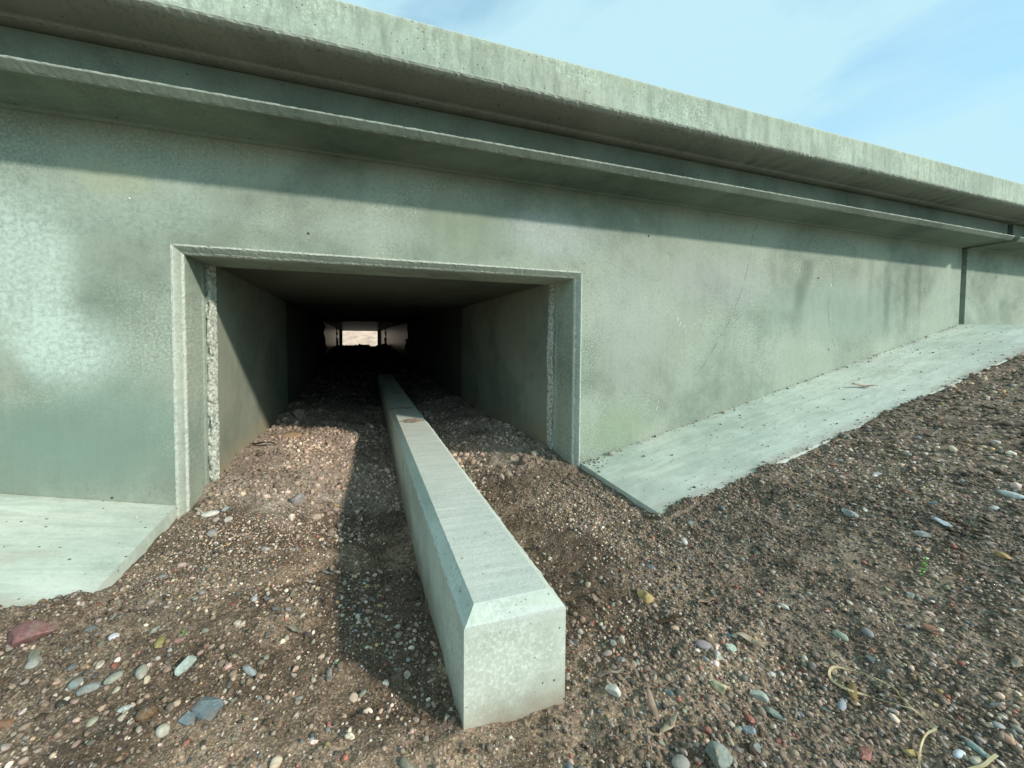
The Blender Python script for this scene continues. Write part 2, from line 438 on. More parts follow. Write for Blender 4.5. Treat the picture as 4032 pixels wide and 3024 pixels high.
def stone_mat(src):
    g = G('pebble_' + src)
    if src == 'joined':
        a = g.n('ShaderNodeAttribute'); a.attribute_name = 'stone_color'; base = a.outputs['Color']
    else:
        a = g.n('ShaderNodeObjectInfo'); base = a.outputs['Color']
    geo = g.n('ShaderNodeNewGeometry').outputs['Position']
    n = g.noise(190, 4, .65, vec=geo)
    c = g.mix(1.0, base, g.mix(g.mr(n, .3, .7), (.70, .70, .70), (1.22, 1.22, 1.22)), 'MULTIPLY')
    vein = g.mr(g.ma('ABSOLUTE', g.ma('SUBTRACT', g.noise(70, 3, .6, 1., vec=geo), .5)), .018, .0, 0, .35)
    c = g.mix(vein, c, (.5, .5, .47))
    dust = g.mr(g.noise(60, 4, .7, vec=geo), .50, .66, 0, .65)
    c = g.mix(dust, c, (.24, .19, .14))
    g.b.inputs['Specular IOR Level'].default_value = .18
    return g.done(c, g.bump(n, .35, .0015), .75)
m_stone_obj = stone_mat('single'); m_stone_join = stone_mat('joined')
def clod_mat():
    g = G('dry_clod')
    a = g.n('ShaderNodeObjectInfo')
    geo = g.n('ShaderNodeNewGeometry').outputs['Position']
    n = g.noise(60, 6, .7, vec=geo)
    c = g.mix(1.0, a.outputs['Color'], g.mix(g.mr(n, .3, .7), (.55, .55, .55), (1.25, 1.22, 1.2)), 'MULTIPLY')
    return g.done(c, g.bump(g.noise(130, 5, .75, vec=geo), .9, .006), .97)
m_clod = clod_mat()
def leaf_mat():
    g = G('dry_leaf')
    a = g.n('ShaderNodeObjectInfo')
    n = g.noise(60, 4, .6)
    c = g.mix(1.0, a.outputs['Color'], g.mix(g.mr(n, .3, .7), (.65, .62, .6), (1.2, 1.2, 1.2)), 'MULTIPLY')
    return g.done(c, g.bump(n, .4, .001), .6)
m_leaf = leaf_mat()

# ---------------------------------------------------------------- ground sheet
def graded(lo, hi, step, far, grow=1.13):
    mid = list(np.arange(lo, hi + step / 2, step)); a, b = [], []
    s = step; v = mid[-1]
    while v < far: s = s * grow; v += s; a.append(v)
    s = step; v = mid[0]
    while v > -far: s = s * grow; v -= s; b.append(v)
    return np.array(b[::-1] + mid + a)
gx = graded(-.70, 1.25, .0042, 300); gy = graded(-.92, 1.25, .0042, 300)
GX, GY = np.meshgrid(gx, gy)
GZ = ground_z(GX, GY)
# behind the wall the ground only exists inside the tunnel; elsewhere it runs on below the road bank
inside = (GY > .05) & (GY < 9.3) & ((GX < -.50) | (GX > .80))
GZ = np.where(inside, -.9, GZ)
GZ = np.where((GY > .05) & (GY < 9.3) & ~inside, np.minimum(GZ, .1), GZ)
V = np.stack([GX.ravel(), GY.ravel(), GZ.ravel()], 1)
nx, ny = len(gx), len(gy)
idx = np.arange(nx * ny).reshape(ny, nx)
F = np.stack([idx[:-1, :-1], idx[:-1, 1:], idx[1:, 1:], idx[1:, :-1]], -1).reshape(-1, 4)
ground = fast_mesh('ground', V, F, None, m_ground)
tag(ground, 'brown gravelly soil dipping towards the tunnel mouth', kind='structure')

# ---------------------------------------------------------------- wall profile pieces
def extrude_profile(prof, xs, z_of=None, close_ends=True, seed=0):
    """prof: list of (y, z, jitter, ridge); closed loop, extruded along x"""
    r = np.random.default_rng(seed)
    n = len(prof); V = []; A = []
    for x in xs:
        for (y, z, j, e) in prof:
            V.append((x, y + r.normal(0, 1) * j, z + r.normal(0, 1) * j)); A.append(e)
    F = []
    for i in range(len(xs) - 1):
        for k in range(n):
            a = i * n + k; b = i * n + (k + 1) % n
            F.append((a, a + n, b + n, b))
    if close_ends:
        F.append(tuple(range(n))); F.append(tuple((len(xs) - 1) * n + k for k in range(n))[::-1])
    return V, F, A
def xsteps(x0, x1):
    v = [x0]
    while v[-1] < x1:
        d = .007 if -.8 < v[-1] < 1.6 else (.014 if -1.0 < v[-1] < 3.2 else .25)
        v.append(v[-1] + d)
    v[-1] = x1
    return v
ZC, ZL, ZJ, ZP, ZT = .4469, .4543, .5275, .5442, .6341
YL, YR, YP = -.152, -.130, -.2351
def coping_prof():
    return [(.30, ZJ + .004, 0, 0), (.30, ZT - .02, 0, 0), (.10, ZT, 0, 0), (YP + .010, ZT + .001, .0002, 0), (YP + .003, ZT - .001, .0003, .7), (YP, ZT - .005, .0002, .35), (YP, ZT - .012, 0, 0),
            (YP, ZP + .012, 0, 0), (YP + .0002, ZP + .007, .0002, .6), (YP + .0025, ZP + .0035, .0005, 1), (YP + .0115, ZP - .0025, .0003, .25), (YP + .0150, ZP - .0040, .0004, .3),
            (YR - .030, ZJ + .0055, .0002, 0), (YR - .026, ZJ + .0015, .0005, .35), (YR - .018, ZJ + .0010, .0005, .25), (YR - .004, ZJ + .0008, 0, 0), (YR + .02, ZJ + .0005, 0, 0)]
def ledge_prof():
    return [(.15, ZC, 0, 0), (.15, ZJ - .001, 0, 0), (YR, ZJ - .001, 0, 0), (YR, ZJ - .004, 0, 0), (YR, ZL + .0165, .0001, 0), (YR - .003, ZL + .0155, .0002, .2), (YL + .003, ZL + .0135, .0004, .75), (YL + .0003, ZL + .0110, .0005, .9), (YL + .0002, ZL + .0080, .0002, .12),
            (YL + .0085, ZL - .0030, .0002, .12), (YL + .0100, ZL - .0046, .0004, .6), (YL + .0125, ZL - .0046, .0004, .45), (YL + .018, ZL - .0044, .0002, 0), (-.020, ZC + .0015, .0002, 0), (-.015, ZC + .001, .0004, .3), (-.006, ZC, .0004, .2), (.01, ZC, 0, 0)]
def panel_faces(x0, x1, z0, z1, hole=None):
    parts = []
    if hole is None:
        parts.append(box(x0, x1, 0, .13, z0, z1))
        return merge(parts)
    hx0, hx1, hz = hole
    V = [(x0, 0, z0), (hx0, 0, z0), (hx0, 0, hz), (hx1, 0, hz), (hx1, 0, z0), (x1, 0, z0), (x1, 0, z1), (hx1, 0, z1), (hx0, 0, z1), (x0, 0, z1), (x0, 0, hz), (x1, 0, hz)]
    F = [(0, 1, 2, 10), (10, 2, 8, 9), (2, 3, 7, 8), (4, 5, 11, 3), (3, 11, 6, 7)]
    W = [(x, .13, z) for x, y, z in V]
    n = len(V)
    F2 = [tuple(i + n for i in f[::-1]) for f in F]
    side = [(x0, 9), (9, 6), (6, 5)]
    ring = [(0, 10), (10, 9), (9, 8), (8, 7), (7, 6), (6, 11), (11, 5)]
    F3 = [(a, b, b + n, a + n) for a, b in ring]
    return V + W, F + F2 + F3
XL_, XR_, ZTOP = -.3825, .6676, .2028

def wall_segment(x0, x1, label, hole=None, slabs=(), seed=1):
    t = thing('guide_wall', label, 'concrete wall', ((x0 + x1) / 2 if hole is None else .14, 0, -.4), 'precast guide wall segments along the road')
    base = Matrix.Translation(-Vector(t.location))
    def put(o):
        o.parent = t; o.matrix_parent_inverse = base.copy() if False else Matrix.Identity(4)
        o.location = -Vector(t.location)
        return o
    V, F = panel_faces(x0, x1, -.85, ZC, hole)
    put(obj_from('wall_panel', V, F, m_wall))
    xs = xsteps(x0, x1)
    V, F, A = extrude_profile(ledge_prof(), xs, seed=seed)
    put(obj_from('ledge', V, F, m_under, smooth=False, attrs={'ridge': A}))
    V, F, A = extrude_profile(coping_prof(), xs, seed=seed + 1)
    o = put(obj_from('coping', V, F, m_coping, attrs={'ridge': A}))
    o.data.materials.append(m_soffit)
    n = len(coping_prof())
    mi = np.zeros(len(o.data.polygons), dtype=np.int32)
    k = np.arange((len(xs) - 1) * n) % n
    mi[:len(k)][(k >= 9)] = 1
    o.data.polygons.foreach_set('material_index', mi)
    return t, put
WHOLE = (XL_, XR_, ZTOP)
portal, put = wall_segment(-2.60, 2.800, 'long green-grey concrete wall pierced by the dark square tunnel opening', WHOLE, seed=3)

# chamfered reveal running round the opening
def reveal():
    prof = [(-.0045, .0012, 0, 0), (-.003, -.0004, .0003, .9), (.0005, -.0006, .0004, 1), (.003, .0018, .0002, .45), (.0115, .0105, .0001, .15), (.0135, .0125, .0004, .9), (.0160, .0160, .0004, 1),
            (.0170, .0200, .0003, .1), (.0175, .06, 0, 0), (.0180, .108, .0003, 0), (.0165, .112, .0005, .4), (.0165, .118, .0004, .2), (.0180, .122, 0, 0), (.0185, .150, 0, 0)]
    path = []
    step = .005
    z = -.80
    while z < ZTOP - .02: path.append(('L', z)); z += (.05 if z < -.46 else step)
    path.append(('CL', 0))
    x = XL_ + .02
    while x < XR_ - .02: path.append(('T', x)); x += step
    path.append(('CR', 0))
    z = ZTOP - .021
    while z > -.80: path.append(('R', z)); z -= (.05 if z < -.46 else step)
    r = np.random.default_rng(9)
    V, A, F = [], [], []
    n = len(prof)
    for kind, t in path:
        for (o, y, j, e) in prof:
            jo, jy = r.normal(0, 1) * j, r.normal(0, 1) * j
            if kind in ('CL', 'CR'): jo *= .3
            o2, y2 = o + jo, y + jy
            if kind == 'L': V.append((XL_ + o2, y2, t))
            elif kind == 'CL': V.append((XL_ + o2, y2, ZTOP - o2))
            elif kind == 'T': V.append((t, y2, ZTOP - o2))
            elif kind == 'CR': V.append((XR_ - o2, y2, ZTOP - o2))
            else: V.append((XR_ - o2, y2, t))
            A.append(e)
    for i in range(len(path) - 1):
        for k in range(n - 1):
            a = i * n + k
            F.append((a, a + 1, a + n + 1, a + n))
    # the whole depth of wall behind
    return V, F, A
V, F, A = reveal()
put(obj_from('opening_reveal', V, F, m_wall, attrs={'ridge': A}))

def slab_mesh(x0, x1, r_corner, side):
    """foot slab hugging the wall, sloping along x; rounded outer arris, 60 mm thick"""
    xs = [x0]
    while xs[-1] < x1: xs.append(xs[-1] + .02)
    xs[-1] = x1
    prof = [(-.001, 0, 0), (-.10, 0, 0), (-.22, 0, 0), (-SLAB_W + .006, 0, .3), (-SLAB_W + .001, -.0035, 1), (-SLAB_W, -.009, 1), (-SLAB_W, -.06, .2), (-.001, -.06, 0)]
    r = np.random.default_rng(4)
    V, A, F = [], [], []
    n = len(prof)
    for x in xs:
        for (y, dz, e) in prof:
            zt = float(slab_top(np.array(x), np.array(y)))
            V.append((x, y + r.normal(0, .0006) * (e > .5), zt + dz)); A.append(e * .9)
    for i in range(len(xs) - 1):
        for k in range(n):
            a = i * n + k; b = i * n + (k + 1) % n
            F.append((a, b, b + n, a + n))
    F.append(tuple(range(n))[::-1]); F.append(tuple((len(xs) - 1) * n + k for k in range(n)))
    return V, F, A
V, F, A = slab_mesh(.6735, 2.800, 0, 1)
put(obj_from('foot_slab', V, F, m_slab, attrs={'ridge': A}))
V, F, A = slab_mesh(-2.60, -.3855, 0, -1)
put(obj_from('foot_slab', V, F, m_slab, attrs={'ridge': A}))

# white splashes and scratches on the wall face (thin paint runs, 0.6 mm proud)
def splash(pts):
    V, F = [], []
    for (x, z, w_, h_, lean) in pts:
        n = len(V); k = 7
        ring = []
        for i in range(k):
            a = 2 * math.pi * i / k
            rr = .72 * (1 + random.uniform(-.35, .35))
            dz = math.sin(a) * h_ * rr; dx = math.cos(a) * w_ * rr + lean * dz
            ring.append((x + dx, -.0007, z + dz))
        V += ring + [(x, -.0012, z)]
        F += [(n + i, n + (i + 1) % k, n + k) for i in range(k)]
    return V, F
V, F = splash([(1.050, .066, .0022, .012, .4), (1.060, .050, .0020, .013, .4), (1.080, .044, .0018, .014, .5), (1.088, .030, .0014, .012, .4), (1.084, .016, .0009, .009, .2), (1.125, .052, .0013, .008, .4),
               (.976, -.212, .0018, .011, .4), (.969, -.233, .0014, .012, .4), (1.842, .222, .0030, .012, -.3), (1.242, -.045, .0016, .008, .3), (1.06, -.10, .0007, .018, .1), (.985, -.30, .0012, .007, .2),
               (-.455, .296, .0030, .0025, 0), (-.447, .268, .0016, .0014, 0), (-.56, .33, .0012, .001, 0), (-.40, .25, .0012, .0012, 0)])
put(obj_from('white_splash', V, F, m_white))

# two further segments: the one past the open joint, and one far left
t2, put2 = wall_segment(2.850, 6.2, 'plain concrete wall segment past the open black joint at the right', None, seed=21)
t3, put3 = wall_segment(-6.0, -2.636, 'plain concrete wall segment beyond the far left joint, out of view', None, seed=31)
def flat_slab(x0, x1):
    V, F = box(x0, x1, -.40, -.002, -.02, .045)
    return V, F
for pf, a, b in ((put2, 2.850, 6.2), (put3, -6.0, -2.636)):
    V, F = flat_slab(a, b)
    pf(obj_from('foot_slab', V, F, m_slab))
# rubber seal set back in each open joint, follows the whole profile of the wall
def seal(x0, x1, name_label):
    prof = [(.28, -.80), (.28, ZT - .035), (YP + .004, ZT - .010), (YP + .004, ZP + .009), (YR + .02, ZJ + .014), (YL + .014, ZL + .012), (.03, ZC + .02), (.03, -.80)]
    V = [(x, y, z) for x in (x0, x1) for y, z in prof]
    n = len(prof)
    F = [(k, (k + 1) % n, (k + 1) % n + n, k + n) for k in range(n)] + [tuple(range(n)), tuple(range(n, 2 * n))[::-1]]
    return V, F
V, F = seal(2.803, 2.847, '')
put(obj_from('joint_seal', V, F, m_seal))
V, F = seal(-2.633, -2.603, '')
put3(obj_from('joint_seal', V, F, m_seal))

# ---------------------------------------------------------------- tunnel
XA, XB, ZCE = -.351, .642, .191
bounds = [.152, 1.26, 3.68, 7.2, 8.9]
labels = ['nearest length of concrete box tunnel, just inside the opening', 'second length of box tunnel, in deep shade behind the sunlit soil',
          'third length of box tunnel with walls dimly lit from the far end', 'farthest length of box tunnel, next to the bright exit']
T = .11
for i in range(4):
    y0, y1 = bounds[i], bounds[i + 1] - .022
    t = thing('tunnel_segment', labels[i], 'tunnel', (.1455, y0, -.75), 'box tunnel lengths under the road')
    def putt(o, t=t): o.parent = t; o.location = -Vector(t.location); return o
    zb = -.75
    V, F = merge([box(XA - T, XA, y0, y1, zb, ZCE), box(XB, XB + T, y0, y1, zb, ZCE)])
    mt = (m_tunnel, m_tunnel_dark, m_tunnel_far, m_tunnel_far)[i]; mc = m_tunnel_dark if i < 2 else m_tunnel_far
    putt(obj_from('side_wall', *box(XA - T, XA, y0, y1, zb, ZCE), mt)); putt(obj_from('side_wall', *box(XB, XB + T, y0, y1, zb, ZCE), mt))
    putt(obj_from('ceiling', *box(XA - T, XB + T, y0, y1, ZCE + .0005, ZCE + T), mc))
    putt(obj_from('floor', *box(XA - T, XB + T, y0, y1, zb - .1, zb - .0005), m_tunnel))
    if i:
        s = .006 * 1.0
        V, F = merge([box(XA - T, XA - .004, y0 - .0215, y0 - .0005, zb, ZCE + .004), box(XB + .004, XB + T, y0 - .0215, y0 - .0005, zb, ZCE + .004), box(XA - T, XB + T, y0 - .0215, y0 - .0005, ZCE + .0045, ZCE + T)])
        putt(obj_from('joint_seal', V, F, m_seal))
        # lumps of squeezed-out sealant
        if i >= 2:
            r = np.random.default_rng(i)
            for sx, xw in ((1, XA), (-1, XB)):
                nz = 26; V = []; F = []
                for k in range(nz):
                    z = -.36 + k * (ZCE + .36) / (nz - 1)
                    b = .010 + .028 * abs(math.sin(k * .55 + i)) * r.random() + (.02 if 8 < k < 16 else 0)
                    wd = .03 + .02 * r.random()
                    V += [(xw - sx * .002, y0 - .01 - wd, z), (xw + sx * b, y0 - .01, z), (xw - sx * .002, y0 - .01 + wd, z)]
                for k in range(nz - 1):
                    a = 3 * k
                    F += [(a, a + 1, a + 4, a + 3), (a + 1, a + 2, a + 5, a + 4)]
                putt(obj_from('sealant_bulge', V, F, m_seal))
    else:
        # ragged mortar squeezed between wall and tunnel, both sides, and overhead
        r = np.random.default_rng(77)
        for (xa, xb) in ((XL_ + .0165, XA + .004), (XR_ - .0165, XB - .003)):
            nz, nu = 210, 9
            V, F = [], []
            for k in range(nz):
                z = -.52 + k * (ZCE + .52) / (nz - 1)
                for u in range(nu):
                    f = u / (nu - 1)
                    x = xa + (xb - xa) * f; y = .136 + .020 * f
                    x += .006 * float(vnoise(np.array(z * 9 + xa * 7), np.array(2.5), 8)) * (1 if xa < xb else -1)
                    bulge = -.010 * math.sin(math.pi * f)
                    nv = float(vnoise(np.array(z * 55), np.array(f * 3 + xa * 10), 3)) * .014 + float(vnoise(np.array(z * 140), np.array(f * 6), 4)) * .009
                    amp = math.sin(math.pi * min(max(f, .04), .96)) ** .6
                    V.append((x + (r.random() - .5) * .002, y + bulge + nv * amp, z))
            for k in range(nz - 1):
                for u in range(nu - 1):
                    a = k * nu + u
                    F.append((a, a + 1, a + nu + 1, a + nu) if xa < xb else (a, a + nu, a + nu + 1, a + 1))
            putt(obj_from('mortar_joint', V, F, m_mortar, smooth=True))
        putt(obj_from('mortar_joint', *box(XA - .02, XB + .02, .131, .151, ZCE - .006, ZCE + .06), m_mortar))
# far portal wall with its own opening
fp = thing('far_wall', 'concrete wall round the bright far exit of the tunnel', 'concrete wall', (.14, 8.98, -.4))
def putf(o): o.parent = fp; o.location = -Vector(fp.location); return o
putf(obj_from('wall_panel', *merge([box(-6, -.285, 8.9, 9.04, -.85, .60), box(.572, 6, 8.9, 9.04, -.85, .60), box(-.285, .572, 8.9, 9.04, .172, .60)]), m_tunnel))

# ---------------------------------------------------------------- road bank above the tunnel and land beyond
V, F = merge([box(-60, XA - T - .01, .31, 8.89, -.89, .56), box(XB + T + .01, 60, .31, 8.89, -.89, .56), box(XA - T - .01, XB + T + .01, .31, 8.89, ZCE + T + .01, .56)])
eb = obj_from('embankment', V, F, m_ground); tag(eb, 'earth bank carrying the road over the tunnel', kind='structure')
V, F = box(-60, 60, 1.6, 7.6, .564, .60)
rd = obj_from('road', V, F, m_asphalt); tag(rd, 'asphalt road behind the wall', kind='structure')
n = 60
bx = np.linspace(-40, 40, 120); by = np.linspace(11.5, 22, 50)
BX, BY = np.meshgrid(bx, by)
BZ = -.42 + 2.1 * sstep(11.5, 19, BY) + .10 * vnoise(BX * .8, BY * .8, 41) + .05 * vnoise(BX * 3, BY * 5, 42)
V = np.stack([BX.ravel(), BY.ravel(), BZ.ravel()], 1)
idx = np.arange(V.shape[0]).reshape(50, 120)
F = np.stack([idx[:-1, :-1], idx[:-1, 1:], idx[1:, 1:], idx[1:, :-1]], -1).reshape(-1, 4)
bank = fast_mesh('far_bank', V, F, None, m_bank); tag(bank, 'pale dry slope seen through the tunnel exit', kind='structure')

# ---------------------------------------------------------------- beam
def beam():
    P0 = Vector((.116, -.605, 0)); P1 = Vector((.176 + .010, 1.956 + .4, 0))
    ax = (P1 - P0); L = ax.length; ax.normalize(); nx_ = Vector((ax.y, -ax.x, 0))
    W = .130; zt, zo, zb = -.315, -.330, -.64
    ch = .0165
    t = thing('concrete_beam', 'pale square concrete beam with bevelled top running out of the tunnel mouth', 'concrete beam', (P0.x, P0.y, zb))
    def pb(o): o.parent = t; o.location = -Vector(t.location); return o
    r = np.random.default_rng(15)
    # cross-section at distance s from the front; rings: left bottom, left top (outer), inner left, inner right, outer right, right bottom
    ss = list(np.arange(0, 1.2, .008)) + list(np.arange(1.2, L, .03))
    def pt(s, a, z, j=0.):
        q = P0 + ax * s + nx_ * a
        return (q.x + r.normal(0, 1) * j, q.y + r.normal(0, 1) * j, z + r.normal(0, 1) * j)
    V, A, F = [], [], []
    prof = [(0, zb, 0, 0), (0, zo - .012, 0, 0), (0, zo - .002, .0005, .9), (.001, zo + .0005, .0006, 1), (.004, zo + .003, .0002, .1), (ch - .002, zt - .002, .0001, .1), (ch, zt, .00012, .9)]
    n = len(prof)
    for s in ss:
        for (a, z, j, e) in prof: cj = 3.5 if r.random() < .06 else 1.; V.append(pt(s, a, z, j * cj)); A.append(e)
        for (a, z, j, e) in prof[::-1]: cj = 3.5 if r.random() < .06 else 1.; V.append(pt(s, W - a, z, j * cj)); A.append(e)
    m = 2 * n
    sides, tops = [], []
    for i in range(len(ss) - 1):
        for k in range(m - 1):
            q = (i * m + k, (i + 1) * m + k, (i + 1) * m + k + 1, i * m + k + 1)
            (tops if k == n - 1 else sides).append(q[::-1])
    # mitred bevel on the front: the raised points start further back
    allp = prof + prof[::-1]
    for k in range(m):
        a, z, j, e = allp[k]
        back = ch * max(0., (z - zo) / (zt - zo))
        for i in range(4):
            sft = back * (1 - i / 4) + ss[i]
            q = P0 + ax * sft + nx_ * (a if k < n else W - a)
            V[i * m + k] = (q.x, q.y, z)
    lip = [n - 1, n]
    ftop = []
    # front bevel: inner top edge down to the outer front edge
    pb(obj_from('beam_body', V, sides + [tuple([0, 1, 2, 3, m - 4, m - 3, m - 2, m - 1]), (3, 4, 5, 6, n, n + 1, n + 2, n + 3)], m_beam, attrs={'ridge': A}))
    pb(obj_from('beam_top', V, tops, m_beamtop, attrs={'ridge': [v * .7 for v in A]}))
    # patches of dried soil left on the top
    V, F = [], []
    for (s, a, ls, la) in ((1.02, .065, .030, .045), (1.28, .05, .020, .05), (1.75, .07, .02, .035)):
        k0 = len(V); k = 18
        for i in range(k):
            an = 2 * math.pi * i / k; rr = 1 + random.uniform(-.35, .25)
            V.append(pt(s + math.sin(an) * ls * rr, a + math.cos(an) * la * rr, zt + .0004))
        for i in range(k):
            an = 2 * math.pi * i / k; rr = .55 * (1 + random.uniform(-.4, .4))
            V.append(pt(s + math.sin(an) * ls * rr, a + math.cos(an) * la * rr, zt + .0035 + random.random() * .003))
        V.append(pt(s, a, zt + .004))
        for i in range(k):
            j = (i + 1) % k
            F += [(k0 + i, k0 + j, k0 + k + j, k0 + k + i), (k0 + k + i, k0 + k + j, k0 + 2 * k)]
    pb(obj_from('dried_soil', V, F, m_ground))
beam()
# ---------------------------------------------------------------- stones
def ico(sub):
    bm = bmesh.new(); bmesh.ops.create_icosphere(bm, subdivisions=sub, radius=1.0)
    bm.verts.ensure_lookup_table()
    V = np.array([v.co[:] for v in bm.verts]); F = np.array([[v.index for v in f.verts] for f in bm.faces])
    bm.free(); return V, F
IV1, IF1 = ico(1)
IV2, IF2 = ico(2)
IV3, IF3 = ico(3)
def noise3(P, s, sc):
    return vnoise(P[..., 0] * sc + P[..., 2] * sc * .7, P[..., 1] * sc - P[..., 2] * sc * .6, s) + vnoise(P[..., 2] * sc + 9, (P[..., 0] - P[..., 1]) * sc, s + 1)
def shape_mesh(name, seed, angular, sub=2, mat=None):
    """a unit pebble (1 across): rounded or broken and faceted"""
    P, F = {1: (IV1, IF1), 2: (IV2, IF2), 3: (IV3, IF3)}[sub]
    P = P.copy(); r = np.random.default_rng(seed)
    if angular:
        for _ in range(int(6 + angular * 6)):
            d = r.normal(size=3); d /= np.linalg.norm(d); k = r.uniform(.42, .74)
            s = P @ d; P = P - np.outer(np.maximum(s - k, 0), d)
        P = P * (1 + .10 * noise3(P, seed, 2.2)[:, None])
    else:
        P = np.sign(P) * np.abs(P) ** .92
        P = P * (1 + .16 * noise3(P, seed, 1.1)[:, None])
    P = P / (P.max(0) - P.min(0)).max()
    me = bpy.data.meshes.new(name); me.from_pydata(P.tolist(), [], F.tolist())
    if angular < .5: me.polygons.foreach_set('use_smooth', [True] * len(F))
    me.materials.append(mat or m_stone_obj); me.update()
    return me
ROUND = [shape_mesh('pebble', 100 + i, 0) for i in range(6)]
SHARP = [shape_mesh('stone_chip', 200 + i, .8, 2) for i in range(6)]
LUMP = [shape_mesh('rough_stone', 300 + i, .35, 3) for i in range(3)]
CLODS = [shape_mesh('soil_clod', 400 + i, .45, 3, m_clod) for i in range(3)]
def surf(x, y):
    z = float(ground_z(x, y))
    if (x > .673 or x < -.385) and -SLAB_W < y < 0: z = max(z, float(slab_top(np.array(x), np.array(y))))
    return z
def normal_at(x, y, d=.012):
    gx_ = (surf(x + d, y) - surf(x - d, y)) / (2 * d); gy_ = (surf(x, y + d) - surf(x, y - d)) / (2 * d)
    return Vector((-gx_, -gy_, 1)).normalized()
def put_stone(me, name, x, y, L, Wd, H, ang, colr, sink=.35, label=None, cat='stone', group=None, tilt=0.):
    o = bpy.data.objects.new(name, me); col.objects.link(o)
    nrm = normal_at(x, y, .02)
    q = nrm.to_track_quat('Z', 'Y').to_matrix().to_4x4()
    if abs(x) > 5: q = Matrix.Identity(4)
    R_ = q @ Matrix.Rotation(ang, 4, 'Z') @ Matrix.Rotation(tilt, 4, 'Y')
    S = Matrix.Diagonal((L, Wd, H, 1))
    o.matrix_world = Matrix.Translation((x, y, surf(x, y) + H * (.5 - sink))) @ R_ @ S
    o.color = (*colr, 1)
    tag(o, label, cat, group)
    return o
